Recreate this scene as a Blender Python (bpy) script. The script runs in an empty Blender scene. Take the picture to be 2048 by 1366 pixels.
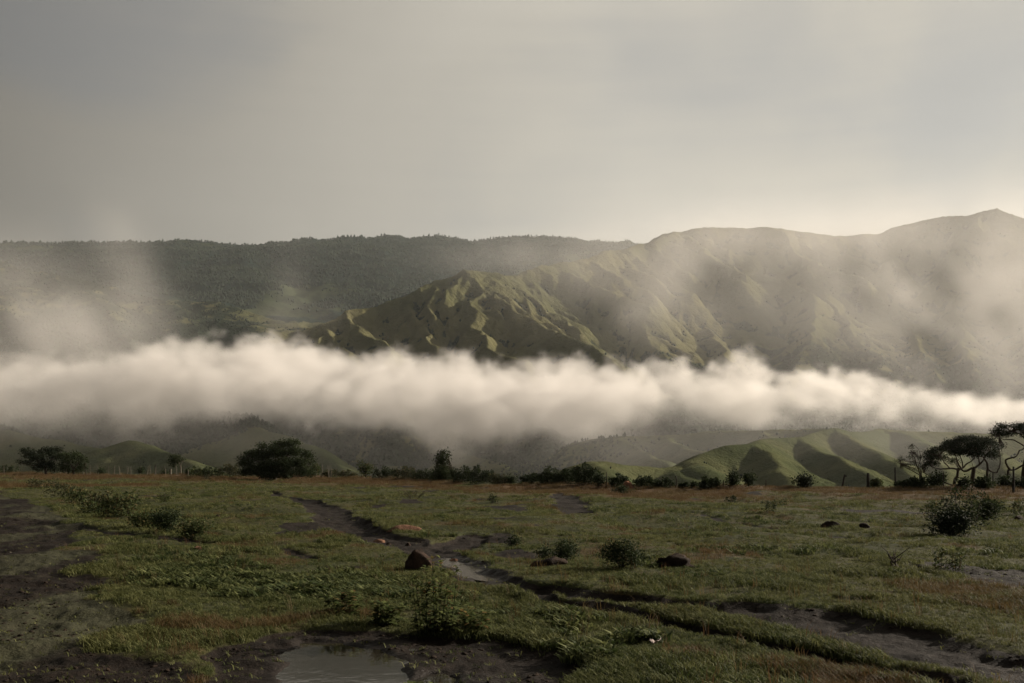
import bpy, math, random
import numpy as np
from mathutils import Vector

random.seed(7)
RNG = np.random.default_rng(7)

# ------------------------------------------------------------------ camera, sky, sun, exposure
SC = bpy.context.scene
COL = SC.collection
F = 1991.1            # focal length in pixels of the 2048 px wide photograph (35 mm on 36 mm)
HZ = 925.0            # picture row of the horizon
CAMZ = 2.0
cam = bpy.data.cameras.new('camera')
cam.lens = 35.0; cam.sensor_width = 36.0; cam.sensor_fit = 'HORIZONTAL'
cam.shift_y = (HZ - 683.0) / 2048.0
cam.clip_start = 0.1; cam.clip_end = 30000
cam_o = bpy.data.objects.new('camera', cam); COL.objects.link(cam_o)
cam_o.location = (0, 0, CAMZ); cam_o.rotation_euler = (math.radians(90), 0, 0)
SC.camera = cam_o

SUN_AZ, SUN_EL = math.radians(63), math.radians(21)     # azimuth from +Y towards +X
SUN = Vector((math.sin(SUN_AZ)*math.cos(SUN_EL), math.cos(SUN_AZ)*math.cos(SUN_EL), math.sin(SUN_EL)))

world = bpy.data.worlds.new('World'); SC.world = world; world.use_nodes = True
nt = world.node_tree; nt.nodes.clear()
def N(nt, typ, **kw):
    n = nt.nodes.new(typ)
    for k, v in kw.items():
        if k == 'op': n.operation = v
        elif k == 'blend': n.blend_type = v
        else: setattr(n, k, v)
    return n
def L(nt, a, b): nt.links.new(a, b)
def setin(n, **kw):
    for k, v in kw.items(): n.inputs[k.replace('_', ' ')].default_value = v
def mth(nt, op, a, b=None, c=None, clamp=False):
    n = nt.nodes.new('ShaderNodeMath'); n.operation = op; n.use_clamp = clamp
    for i, v in enumerate((a, b, c)):
        if v is None: continue
        if isinstance(v, (int, float)): n.inputs[i].default_value = v
        else: nt.links.new(v, n.inputs[i])
    return n.outputs[0]
def mixc(nt, fac, a, b, blend='MIX'):
    n = nt.nodes.new('ShaderNodeMix'); n.data_type = 'RGBA'; n.blend_type = blend
    for s, v in ((n.inputs['Factor'], fac), (n.inputs[6], a), (n.inputs[7], b)):
        if isinstance(v, (int, float)): s.default_value = v
        elif isinstance(v, tuple): s.default_value = v if len(v) == 4 else (*v, 1)
        else: nt.links.new(v, s)
    return n.outputs[2]
def maprange(nt, v, a, b, c, d, smooth=False):
    n = nt.nodes.new('ShaderNodeMapRange')
    if smooth: n.interpolation_type = 'SMOOTHSTEP'
    nt.links.new(v, n.inputs[0])
    for i, x in enumerate((a, b, c, d)): n.inputs[i+1].default_value = x
    return n.outputs[0]

sky = N(nt, 'ShaderNodeTexSky', sky_type='NISHITA', sun_disc=False)
sky.sun_elevation = SUN_EL; sky.sun_rotation = SUN_AZ
sky.air_density = 1.0; sky.dust_density = 1.0; sky.ozone_density = 1.0; sky.altitude = 900.0
tc = N(nt, 'ShaderNodeTexCoord')
# a veil of morning cloud, brighter towards the sun by forward scattering
dotn = N(nt, 'ShaderNodeVectorMath', op='DOT_PRODUCT')
L(nt, tc.outputs['Generated'], dotn.inputs[0]); dotn.inputs[1].default_value = SUN
glow = maprange(nt, dotn.outputs['Value'], -0.08, 0.60, 0.037, 0.322)
mp = N(nt, 'ShaderNodeMapping'); L(nt, tc.outputs['Generated'], mp.inputs[0]); mp.inputs['Scale'].default_value = (1.3, 1.3, 1.7); mp.inputs['Location'].default_value = (0.35, 0.6, 0.2)
n1 = N(nt, 'ShaderNodeTexNoise'); L(nt, mp.outputs[0], n1.inputs['Vector']); setin(n1, Scale=2.2, Detail=4.0, Roughness=0.42, Distortion=0.3)
mp2 = N(nt, 'ShaderNodeMapping'); L(nt, tc.outputs['Generated'], mp2.inputs[0]); mp2.inputs['Scale'].default_value = (1.5, 1.5, 26.0)
n2 = N(nt, 'ShaderNodeTexNoise'); L(nt, mp2.outputs[0], n2.inputs['Vector']); setin(n2, Scale=3.0, Detail=4.0, Roughness=0.55)
shade = mth(nt, 'MULTIPLY', glow, maprange(nt, n1.outputs['Fac'], 0.3, 0.7, 0.88, 1.10))
shade = mth(nt, 'MULTIPLY', shade, maprange(nt, n2.outputs['Fac'], 0.3, 0.7, 0.99, 1.012))
sz = N(nt, 'ShaderNodeSeparateXYZ'); L(nt, tc.outputs['Generated'], sz.inputs[0])
shade = mth(nt, 'MULTIPLY', shade, maprange(nt, sz.outputs[2], 0.12, 0.42, 1.04, 0.94, True))       # mist thickens towards the horizon
comb = N(nt, 'ShaderNodeVectorMath', op='SCALE'); comb.inputs[0].default_value = (1.0, 0.935, 0.81); L(nt, shade, comb.inputs['Scale'])
cover = maprange(nt, mth(nt, 'ADD', n1.outputs['Fac'], mth(nt, 'MULTIPLY', n2.outputs['Fac'], 0.10)), 0.40, 0.62, 0.78, 0.98, True)
skyb = N(nt, 'ShaderNodeVectorMath', op='SCALE'); L(nt, sky.outputs[0], skyb.inputs[0]); skyb.inputs['Scale'].default_value = 0.042
skymix = mixc(nt, cover, skyb.outputs[0], comb.outputs[0])
bg = N(nt, 'ShaderNodeBackground'); L(nt, skymix, bg.inputs[0]); bg.inputs[1].default_value = 1.0
wo = N(nt, 'ShaderNodeOutputWorld'); L(nt, bg.outputs[0], wo.inputs[0])

sun_l = bpy.data.lights.new('sun', 'SUN'); sun_l.energy = 5.0; sun_l.angle = math.radians(0.6); sun_l.color = (1.0, 0.89, 0.74)
sun_o = bpy.data.objects.new('sun', sun_l); COL.objects.link(sun_o)
sun_o.rotation_euler = SUN.to_track_quat('Z', 'Y').to_euler(); sun_o.location = (300, 100, 300)

SC.view_settings.view_transform = 'Standard'; SC.view_settings.look = 'None'
SC.view_settings.exposure = 0.85; SC.view_settings.gamma = 1.0; SC.view_settings.use_curve_mapping = False
SC.render.engine = 'CYCLES'
cy = SC.cycles
cy.use_denoising = True
cy.max_bounces = 6; cy.diffuse_bounces = 2; cy.glossy_bounces = 2; cy.transmission_bounces = 3
cy.transparent_max_bounces = 8; cy.volume_bounces = 2
cy.volume_step_rate = 3.0; cy.volume_max_steps = 400

# ------------------------------------------------------------------ helpers
def P(px, py, D):
    return np.array(((px-1024.0)/F*D, D, CAMZ-(py-HZ)/F*D))
def gD(py): return CAMZ*F/(py-HZ)
def G2(px, py):
    D = gD(py); return ((px-1024.0)/F*D, D)

def _hash(ix, iy, iz, seed):
    h = (ix*374761393 + iy*668265263 + iz*2147483647*3 + seed*1274126177) & 0xffffffff
    h = ((h ^ (h >> 13))*1274126177) & 0xffffffff
    h = ((h ^ (h >> 16))*2246822519) & 0xffffffff
    return ((h ^ (h >> 15)) & 0xffffff).astype(np.float32)/np.float32(0xffffff)
def vnoise2(x, y, seed=0):
    x = np.asarray(x, np.float64); y = np.asarray(y, np.float64)
    xi = np.floor(x).astype(np.int64); yi = np.floor(y).astype(np.int64)
    fx = (x-xi).astype(np.float32); fy = (y-yi).astype(np.float32)
    u = fx*fx*fx*(fx*(fx*6-15)+10); v = fy*fy*fy*(fy*(fy*6-15)+10)
    z = np.zeros_like(xi)
    a = _hash(xi, yi, z, seed); b = _hash(xi+1, yi, z, seed); c = _hash(xi, yi+1, z, seed); d = _hash(xi+1, yi+1, z, seed)
    return (a+(b-a)*u)*(1-v) + (c+(d-c)*u)*v
def fbm2(x, y, oct=4, seed=0, rough=0.5):
    s = 0; amp = 1; tot = 0
    for o in range(oct):
        s = s + amp*vnoise2(x*2**o + o*17.3, y*2**o - o*9.1, seed+o); tot += amp; amp *= rough
    return s/tot
def vnoise3(x, y, z, seed=0):
    xi = np.floor(x).astype(np.int64); yi = np.floor(y).astype(np.int64); zi = np.floor(z).astype(np.int64)
    fx = (x-xi).astype(np.float32); fy = (y-yi).astype(np.float32); fz = (z-zi).astype(np.float32)
    u = fx*fx*(3-2*fx); v = fy*fy*(3-2*fy); w = fz*fz*(3-2*fz)
    r = 0
    for dz in (0, 1):
        a = _hash(xi, yi, zi+dz, seed); b = _hash(xi+1, yi, zi+dz, seed)
        c = _hash(xi, yi+1, zi+dz, seed); d = _hash(xi+1, yi+1, zi+dz, seed)
        r = r + ((a+(b-a)*u)*(1-v)+(c+(d-c)*u)*v)*(w if dz else 1-w)
    return r
def fbm3(x, y, z, oct=3, seed=0, rough=0.5):
    s = 0; amp = 1; tot = 0
    for o in range(oct):
        s = s + amp*vnoise3(x*2**o+o*11.7, y*2**o+o*5.3, z*2**o-o*7.9, seed+o); tot += amp; amp *= rough
    return s/tot
def sstep(a, b, x):
    t = np.clip((x-a)/(b-a), 0, 1); return t*t*(3-2*t)

def mesh_np(name, verts, faces, attrs=None, smooth=False, mat=None):
    """faces: (M,3) or (M,4) int array"""
    me = bpy.data.meshes.new(name)
    verts = np.asarray(verts, np.float32); faces = np.asarray(faces, np.int32)
    me.vertices.add(len(verts)); me.vertices.foreach_set('co', verts.ravel())
    k = faces.shape[1] if len(faces) else 3; m = len(faces)
    me.loops.add(m*k); me.loops.foreach_set('vertex_index', faces.ravel())
    me.polygons.add(m); me.polygons.foreach_set('loop_start', np.arange(0, m*k, k, dtype=np.int32))
    me.polygons.foreach_set('loop_total', np.full(m, k, np.int32))
    if smooth: me.polygons.foreach_set('use_smooth', np.ones(m, bool))
    for an, av in (attrs or {}).items():
        av = np.asarray(av, np.float32)
        at = me.attributes.new(an, 'FLOAT', 'POINT'); at.data.foreach_set('value', av.ravel())
    me.update(calc_edges=True)
    if mat: me.materials.append(mat)
    return me
def obj(name, me, parent=None, loc=None, label=None, cat=None, group=None, kind=None):
    o = bpy.data.objects.new(name, me); COL.objects.link(o)
    if loc is not None: o.location = tuple(float(v) for v in loc)
    if parent is not None: o.parent = parent
    tag(o, label, cat, group, kind); return o
def tag(o, label=None, cat=None, group=None, kind=None):
    if label: o['label'] = label
    if cat: o['category'] = cat
    if group: o['group'] = group
    if kind: o['kind'] = kind
def empty(name, loc, label, cat, group=None):
    return obj(name, None, None, loc, label, cat, group)
def grid_faces(nr, nc):
    i = np.arange(nr*nc).reshape(nr, nc)
    return np.stack([i[:-1, :-1], i[:-1, 1:], i[1:, 1:], i[1:, :-1]], -1).reshape(-1, 4)

# ------------------------------------------------------------------ materials
def new_mat(name):
    m = bpy.data.materials.new(name); m.use_nodes = True; m.node_tree.nodes.clear(); return m, m.node_tree
def noise(nt, scale, detail=4, rough=0.55, vec=None, dist=0.0):
    n = nt.nodes.new('ShaderNodeTexNoise'); setin(n, Scale=scale, Detail=detail, Roughness=rough, Distortion=dist)
    if vec is not None: nt.links.new(vec, n.inputs['Vector'])
    return n.outputs['Fac']
def finish(nt, col, rough=0.9, bump=None, bstr=0.3, bdist=0.05, spec=0.1, transl=0.0, tcol=None):
    b = nt.nodes.new('ShaderNodeBsdfPrincipled')
    if isinstance(col, tuple): b.inputs['Base Color'].default_value = (*col, 1)
    else: nt.links.new(col, b.inputs['Base Color'])
    if isinstance(rough, (int, float)): b.inputs['Roughness'].default_value = rough
    else: nt.links.new(rough, b.inputs['Roughness'])
    b.inputs['Specular IOR Level'].default_value = spec
    if bump is not None:
        bn = nt.nodes.new('ShaderNodeBump'); bn.inputs['Strength'].default_value = bstr; bn.inputs['Distance'].default_value = bdist
        nt.links.new(bump, bn.inputs['Height']); nt.links.new(bn.outputs[0], b.inputs['Normal'])
    out = nt.nodes.new('ShaderNodeOutputMaterial'); sh = b.outputs[0]
    if transl > 0:
        t = nt.nodes.new('ShaderNodeBsdfTranslucent')
        c = tcol if tcol is not None else col
        if isinstance(c, tuple): t.inputs[0].default_value = (*c, 1)
        else: nt.links.new(c, t.inputs[0])
        mx = nt.nodes.new('ShaderNodeMixShader'); mx.inputs[0].default_value = transl
        nt.links.new(sh, mx.inputs[1]); nt.links.new(t.outputs[0], mx.inputs[2]); sh = mx.outputs[0]
    nt.links.new(sh, out.inputs[0])
def geo_pos(nt): return nt.nodes.new('ShaderNodeNewGeometry').outputs['Position']
def attr(nt, name):
    a = nt.nodes.new('ShaderNodeAttribute'); a.attribute_name = name; return a.outputs['Fac']

def leaf_mat(name, dark, light, transl=0.3, pscale=0.0, dry=None):
    """leaf colour varies from leaf to leaf by the stored 'rnd' attribute"""
    m, nt = new_mat(name)
    r = attr(nt, 'rnd')
    c = mixc(nt, r, dark, light)
    if dry: c = mixc(nt, maprange(nt, r, 0.86, 0.95, 0, 0.8), c, dry)
    finish(nt, c, 0.75, transl=transl, spec=0.08)
    return m
M = {}
M['tree_leaf'] = leaf_mat('tree_leaf', (0.015, 0.022, 0.010), (0.042, 0.054, 0.021), 0.25)
M['acacia_leaf'] = leaf_mat('acacia_leaf', (0.009, 0.013, 0.007), (0.021, 0.028, 0.014), 0.15)
M['shrub_leaf'] = leaf_mat('shrub_leaf', (0.014, 0.021, 0.010), (0.036, 0.048, 0.019), 0.25)
M['weed_leaf'] = leaf_mat('weed_leaf', (0.024, 0.035, 0.014), (0.075, 0.090, 0.032), 0.3, dry=(0.13, 0.085, 0.035))
M['plant_leaf'] = leaf_mat('plant_leaf', (0.055, 0.075, 0.024), (0.15, 0.165, 0.055), 0.45, dry=(0.19, 0.11, 0.045))
M['reed_leaf'] = leaf_mat('reed_leaf', (0.026, 0.031, 0.015), (0.080, 0.082, 0.040), 0.25, dry=(0.16, 0.12, 0.06))
def grass_mat(name, a, b, c, transl=0.35):
    m, nt = new_mat(name)
    p = geo_pos(nt)
    oi = nt.nodes.new('ShaderNodeObjectInfo').outputs['Random']
    n = noise(nt, 0.22, 4, 0.6, p)
    col = mixc(nt, maprange(nt, n, 0.40, 0.62, 0, 1, True), a, b)
    col = mixc(nt, maprange(nt, oi, 0.35, 1.0, 0, 0.95), col, c)  # random tufts coloured paler, standing in for glints of sun on the grass
    col = mixc(nt, maprange(nt, oi, 0.0, 0.3, 0.55, 0.0), col, tuple(v*0.45 for v in a))
    finish(nt, col, 0.70, transl=transl, spec=0.12)
    return m
M['turf'] = grass_mat('turf_blades', (0.046, 0.062, 0.018), (0.078, 0.082, 0.026), (0.18, 0.18, 0.072))
M['dry'] = grass_mat('dry_grass_blades', (0.095, 0.054, 0.025), (0.088, 0.062, 0.025), (0.12, 0.088, 0.040))
M['broad'] = grass_mat('broad_weed_leaves', (0.038, 0.054, 0.017), (0.062, 0.076, 0.024), (0.16, 0.17, 0.066))

def bark_mat(name, a, b):
    m, nt = new_mat(name); p = geo_pos(nt)
    n = noise(nt, 9, 5, 0.6, p)
    finish(nt, mixc(nt, n, a, b), 0.9, n, 0.5, 0.03); return m
M['bark'] = bark_mat('bark', (0.025, 0.020, 0.015), (0.075, 0.06, 0.045))
M['pale_bark'] = bark_mat('pale_bark', (0.06, 0.053, 0.042), (0.17, 0.15, 0.115))
M['post_wood'] = bark_mat('weathered_post_wood', (0.06, 0.053, 0.041), (0.20, 0.175, 0.135))
M['dark_post'] = bark_mat('dark_post_wood', (0.016, 0.014, 0.011), (0.05, 0.042, 0.033))
def rock_mat(name, a, b, sc=6):
    m, nt = new_mat(name); p = geo_pos(nt)
    n = noise(nt, sc, 6, 0.62, p); n2 = noise(nt, sc*4, 4, 0.6, p)
    finish(nt, mixc(nt, maprange(nt, n, 0.35, 0.65, 0, 1), a, b), 0.9, mth(nt, 'ADD', n, mth(nt, 'MULTIPLY', n2, 0.4)), 0.7, 0.05); return m
M['rock_dark'] = rock_mat('dark_stone', (0.018, 0.014, 0.011), (0.060, 0.036, 0.026))
M['rock_red'] = rock_mat('reddish_stone', (0.085, 0.042, 0.026), (0.19, 0.105, 0.065))
M['earth'] = rock_mat('bare_earth', (0.012, 0.008, 0.006), (0.032, 0.020, 0.013), 4)
M['clod'] = rock_mat('mud_clod', (0.012, 0.009, 0.007), (0.034, 0.023, 0.016), 14)
M['termite'] = rock_mat('red_termite_earth', (0.13, 0.058, 0.034), (0.24, 0.12, 0.07), 4)

# plateau ground: mud / turf / dry grass soil by stored masks
def ground_material():
    m, nt = new_mat('plateau_ground'); p = geo_pos(nt)
    mud = attr(nt, 'mud'); dry = attr(nt, 'dry'); pale = attr(nt, 'pale')
    nA = noise(nt, 0.35, 5, 0.6, p); nB = noise(nt, 3.0, 6, 0.65, p); nC = noise(nt, 22.0, 5, 0.65, p)
    g = mixc(nt, maprange(nt, nA, 0.38, 0.62, 0, 1, True), (0.028, 0.033, 0.011), (0.046, 0.043, 0.015))
    g = mixc(nt, maprange(nt, nB, 0.45, 0.72, 0, 0.75), g, (0.022, 0.024, 0.010))
    g = mixc(nt, maprange(nt, nC, 0.52, 0.72, 0, 0.8), g, (0.075, 0.070, 0.030))
    d = mixc(nt, nB, (0.075, 0.040, 0.020), (0.095, 0.060, 0.028))
    g = mixc(nt, mth(nt, 'MULTIPLY', dry, maprange(nt, nC, 0.3, 0.6, 0.6, 1.0)), g, d)
    s = mixc(nt, maprange(nt, nB, 0.35, 0.65, 0, 1), (0.0058, 0.0040, 0.0028), (0.0145, 0.0092, 0.0060))
    s = mixc(nt, maprange(nt, nC, 0.58, 0.75, 0, 0.7), s, (0.026, 0.017, 0.011))
    s = mixc(nt, mth(nt, 'MULTIPLY', pale, 0.75), s, mixc(nt, nC, (0.036, 0.040, 0.022), (0.055, 0.052, 0.028)))
    mm = maprange(nt, mth(nt, 'ADD', mud, mth(nt, 'MULTIPLY', mth(nt, 'SUBTRACT', nC, 0.5), 0.5)), 0.38, 0.62, 0, 1, True)
    col = mixc(nt, mm, g, s)
    rough = maprange(nt, mth(nt, 'MULTIPLY', mm, maprange(nt, nB, 0.4, 0.6, 0.3, 1)), 0, 1, 0.95, 0.78)
    wet = mth(nt, 'MULTIPLY', attr(nt, 'wet'), maprange(nt, nB, 0.35, 0.6, 0.3, 1.0))
    rough = mth(nt, 'SUBTRACT', rough, mth(nt, 'MULTIPLY', wet, 0.42))
    h = mth(nt, 'ADD', mth(nt, 'MULTIPLY', nC, 0.6), nB)
    finish(nt, col, rough, h, 0.8, 0.06, 0.10)
    return m
M['ground'] = ground_material()

def terrain_material(name, grassA, grassB, wood, fine, bscale, bdist):
    m, nt = new_mat(name); p = geo_pos(nt)
    w = attr(nt, 'wood')
    nA = noise(nt, fine, 6, 0.62, p); nB = noise(nt, fine*6, 5, 0.6, p); nC = noise(nt, fine*0.16, 4, 0.5, p)
    g = mixc(nt, maprange(nt, nC, 0.38, 0.62, 0, 1, True), grassA, grassB)
    g = mixc(nt, maprange(nt, nA, 0.45, 0.75, 0, 0.7), g, tuple(v*0.62 for v in grassA))
    ww = maprange(nt, mth(nt, 'ADD', w, mth(nt, 'MULTIPLY', mth(nt, 'SUBTRACT', nA, 0.5), 1.3)), 0.40, 0.62, 0, 1, True)
    wc = mixc(nt, maprange(nt, nB, 0.35, 0.65, 0, 1), tuple(v*0.6 for v in wood), tuple(v*1.4 for v in wood))
    col = mixc(nt, ww, g, wc)
    h = mth(nt, 'ADD', nA, mth(nt, 'MULTIPLY', nB, 0.5))
    finish(nt, col, 1.0, h, bscale, bdist, 0.0)
    return m
M['mountain'] = terrain_material('mountain_grass', (0.086, 0.086, 0.042), (0.122, 0.112, 0.058), (0.024, 0.032, 0.021), 0.022, 0.9, 12.0)
M['hill'] = terrain_material('hill_grass', (0.060, 0.070, 0.033), (0.090, 0.092, 0.045), (0.024, 0.033, 0.019), 0.085, 0.9, 4.0)
M['far'] = terrain_material('far_forest', (0.036, 0.046, 0.024), (0.046, 0.054, 0.028), (0.012, 0.021, 0.018), 0.012, 0.6, 14.0)
M['forest'] = leaf_mat('forest_crowns', (0.010, 0.018, 0.012), (0.023, 0.034, 0.021), 0.0)

# ------------------------------------------------------------------ mountains: ridge lines, each falling off to both sides
BASE_D = np.array([0, 300, 900, 1150, 1500, 1900, 2400, 3500, 4300, 6500, 9000])
BASE_Z = np.array([-70, -70, -65, -45, 30, 110, 200, 400, 520, 560, 540])
def base_z(Dr, X): return np.interp(Dr, BASE_D, BASE_Z)
RIDGES = []      # (A(x,y,z), B(x,y,z), slope, round)
def ridge(pts, slope, rnd, spur=None, seed=0):
    """pts: (px, py, D). spur: (spacing m, length m, drop, slope) makes side spurs"""
    q = [P(*p) for p in pts]
    for a, b in zip(q[:-1], q[1:]): RIDGES.append((a, b, slope, rnd))
    if spur:
        rs = random.Random(seed); sp, ln, drop, ss = spur
        for a, b in zip(q[:-1], q[1:]):
            t = b-a; Lh = math.hypot(t[0], t[1]); n = max(1, int(round(Lh/sp)))
            d = np.array((t[0], t[1]))/max(Lh, 1e-6); nrm = np.array((-d[1], d[0]))
            dn = d if t[2] < 0 else -d
            for i in range(n):
                for side in (-1, 1):
                    s0 = a + t*((i+rs.uniform(0.15, 0.85))/n)
                    fall = min(1.0, abs(t[2])/max(Lh, 1e-6)/0.5)
                    dirv = nrm*side*(1.0) + dn*rs.uniform(0.2, 0.9)*(0.3+fall)
                    dirv /= np.linalg.norm(dirv)
                    l = ln*rs.uniform(0.55, 1.25); k = 3
                    p0 = s0.copy(); p0[2] -= rs.uniform(0, 0.03)*ln
                    for j in range(k):
                        ang = rs.uniform(-0.35, 0.35)
                        dv = np.array((dirv[0]*math.cos(ang)-dirv[1]*math.sin(ang), dirv[0]*math.sin(ang)+dirv[1]*math.cos(ang)))
                        p1 = p0 + np.array((dv[0]*l/k, dv[1]*l/k, -l/k*drop*rs.uniform(0.75, 1.25)))
                        RIDGES.append((p0, p1, ss, rnd*0.6))
                        for sd in (-1, 1):
                            m0 = p0+(p1-p0)*rs.uniform(.1, .9); hd = dv*rs.uniform(.5, 1.0)+np.array((-dv[1], dv[0]))*sd
                            hd /= np.linalg.norm(hd); sl = l/k*rs.uniform(.5, .95)
                            m1 = m0+np.array((hd[0]*sl, hd[1]*sl, -sl*ss*0.74))
                            m0 = m0-np.array((0, 0, 0.01*sl))
                            RIDGES.append((m0, m1, ss*1.2, rnd*0.3, sl*1.6))
                        p0 = p1
# central green mountain with its peak, and the ridge that climbs on to the right
ridge([(480,735,1750),(560,692,1800),(600,672,1820),(650,650,1850),(703,619,1880),(760,612,1930),(812,593,1960),(850,575,1990),(890,555,2020),(928,537,2050)], 0.95, 4, (105, 150, 0.62, 1.1), 3)
ridge([(928,537,2050),(960,541,2090),(1000,546,2150),(1040,552,2230),(1090,534,2320),(1180,512,2480),(1270,490,2680),(1340,462,2850),(1400,456,2920),(1500,455,2950),(1560,457,2950),(1640,468,2980),(1690,472,3020),(1750,468,3050),(1800,450,3050),(1860,437,3050),(1930,432,3020),(1985,415,3000),(2048,437,2980),(2160,455,2950),(2350,430,2950)], 0.90, 6, (120, 260, 0.58, 1.05), 5)
# spurs of the central mountain
ridge([(928,537,2050),(956,571,1990),(1024,626,1880),(1113,663,1760),(1174,684,1660),(1250,728,1560),(1330,830,1440),(1400,905,1300)], 0.95, 3, (110, 120, 0.64, 1.1), 11)
ridge([(956,571,1990),(957,610,1900),(959,653,1800),(986,697,1690),(1037,725,1600),(1060,830,1420),(1080,900,1250)], 1.0, 3, (85, 100, 0.66, 1.15), 12)
ridge([(812,593,1960),(822,622,1900),(836,650,1830),(860,690,1740),(880,780,1560),(890,885,1330)], 1.0, 3, (85, 100, 0.66, 1.15), 13)
ridge([(703,619,1880),(713,646,1820),(747,670,1760),(778,697,1690),(800,780,1500),(790,870,1300)], 1.0, 3, (85, 100, 0.66, 1.15), 14)
ridge([(650,650,1850),(679,670,1780),(713,702,1700),(720,800,1450)], 1.0, 3, (85, 100, 0.66, 1.15), 15)
ridge([(1000,546,2150),(1030,590,2060),(1075,650,1950),(1105,680,1880)], 1.0, 3, (85, 100, 0.66, 1.15), 16)
ridge([(1045,553,2240),(1085,600,2130),(1120,640,2030),(1170,690,1900),(1200,740,1750)], 1.0, 3, (85, 100, 0.66, 1.15), 17)
# spurs of the big right mountain
ridge([(1180,512,2480),(1230,580,2330),(1270,640,2180),(1330,700,2000),(1380,760,1800)], 0.95, 4, (80, 150, 0.58, 1.1), 18)
ridge([(1340,462,2850),(1375,540,2650),(1410,620,2420),(1440,690,2200),(1460,740,2000)], 0.95, 4, (80, 170, 0.58, 1.1), 19)
ridge([(1440,500,2850),(1470,560,2700),(1495,605,2560),(1507,628,2480)], 0.95, 5, (90, 120, 0.62, 1.1), 20)
ridge([(1560,457,2950),(1590,500,2820),(1625,550,2670),(1665,605,2500),(1705,655,2330),(1745,705,2170),(1780,760,2000)], 0.95, 4, (80, 170, 0.58, 1.1), 21)
ridge([(1580,562,2560),(1610,590,2480),(1632,625,2380),(1628,650,2290),(1612,700,2120),(1590,745,1980),(1560,800,1800)], 0.95, 4, (80, 130, 0.62, 1.1), 22)
ridge([(1690,472,3020),(1730,530,2850),(1775,590,2660),(1815,650,2450),(1840,690,2300),(1870,760,2050)], 0.95, 4, (80, 170, 0.58, 1.1), 23)
ridge([(1860,437,3050),(1875,530,2800),(1905,620,2500),(1940,700,2230),(1960,790,1950)], 0.95, 4, (80, 180, 0.58, 1.1), 24)
ridge([(1985,415,3000),(2010,520,2750),(2050,640,2400),(2090,760,2050)], 0.95, 4, (80, 180, 0.58, 1.1), 25)
# left grassy slope
ridge([(-420,470,2700),(-200,490,2650),(-60,505,2600),(0,522,2560),(60,540,2540),(120,562,2500),(180,590,2430),(225,640,2300),(260,690,2150)], 0.55, 8, (110, 200, 0.42, 0.75), 31)
ridge([(90,545,2700),(170,562,2680),(250,585,2640),(320,600,2600),(345,615,2550),(350,660,2400)], 0.5, 8, (110, 170, 0.42, 0.75), 32)
ridge([(300,606,2900),(380,602,2900),(440,605,2880),(500,628,2820),(560,645,2750),(620,655,2700)], 0.45, 8, (120, 160, 0.4, 0.7), 33)
ridge([(-250,560,2100),(-60,590,2050),(60,640,1950),(170,690,1850),(240,740,1700)], 0.6, 8, (100, 170, 0.45, 0.8), 34)
ridge([(190,632,2150),(235,655,2080),(275,690,1980),(300,720,1900)], 0.7, 6, (80, 110, 0.5, 0.9), 35)
ridge([(430,640,2500),(520,660,2400),(590,660,2450),(640,670,2400)], 0.6, 6, (90, 110, 0.45, 0.8), 36)
# lower slopes seen below the fog
ridge([(-300,800,1350),(-50,850,1280),(120,880,1200),(200,905,1120),(290,945,1020)], 0.6, 8, (90, 150, 0.45, 0.8), 41)
ridge([(330,780,1500),(450,830,1350),(560,868,1200),(620,892,1080),(700,945,900),(740,975,820)], 0.62, 6, (80, 120, 0.5, 0.8), 42)
ridge([(250,880,1050),(330,905,980),(400,930,900)], 0.5, 8, (80, 90, 0.45, 0.7), 43)
ridge([(890,885,1330),(930,905,1230),(1000,930,1130),(1060,965,1040)], 0.75, 5, (55, 110, 0.5, 0.95), 44)
ridge([(1060,882,1350),(1090,898,1260),(1140,925,1150),(1150,960,1060)], 0.75, 5, (55, 110, 0.5, 0.95), 45)
ridge([(1200,868,1400),(1260,880,1280),(1320,905,1160),(1380,935,1060)], 0.75, 5, (55, 110, 0.5, 0.95), 46)
ridge([(1150,885,1120),(1240,872,1080),(1330,868,1040),(1420,862,1000),(1520,860,970),(1600,858,940),(1665,856,880)], 0.65, 5, (40, 80, 0.5, 0.8), 57)
ridge([(1330,868,1040),(1365,888,960),(1400,903,880),(1420,920,820)], 0.65, 4, (35, 60, 0.5, 0.8), 58)
ridge([(1240,872,1080),(1270,895,990),(1310,915,900),(1340,935,820)], 0.65, 4, (35, 60, 0.5, 0.8), 59)
ridge([(1520,860,970),(1545,876,900),(1570,890,840),(1620,915,760)], 0.65, 4, (35, 60, 0.5, 0.8), 60)
# green hills on the right, in front of the fog
ridge([(1080,985,560),(1120,948,590),(1150,931,600),(1180,922,610),(1210,923,615),(1260,932,625),(1310,936,640),(1345,932,650),(1370,920,660),(1400,905,675),(1450,890,690),(1490,886,700)], 0.55, 7, (40, 45, 0.42, 0.6), 50)
ridge([(1180,922,610),(1205,932,585),(1240,950,555),(1290,980,520)], 0.5, 8, None)
ridge([(1345,932,650),(1370,945,615),(1400,962,580),(1440,985,545)], 0.5, 8, None)
ridge([(1370,920,660),(1410,932,620),(1450,955,580),(1480,980,545)], 0.55, 7, None)
ridge([(1490,886,700),(1530,906,660),(1562,935,615),(1600,975,565),(1620,1000,540)], 0.54, 2.5, (24, 55, 0.42, 0.66), 51)
ridge([(1490,886,700),(1550,880,760),(1610,873,800),(1640,862,830),(1665,856,850),(1700,862,870),(1740,862,900),(1790,856,950),(1850,862,960),(1920,866,980),(2060,868,1000),(2250,870,1000)], 0.6, 5, (34, 70, 0.5, 0.72), 52)
ridge([(1600,874,795),(1640,895,740),(1690,915,690),(1745,950,640),(1790,985,600)], 0.54, 3.0, (26, 60, 0.42, 0.66), 53)
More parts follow.
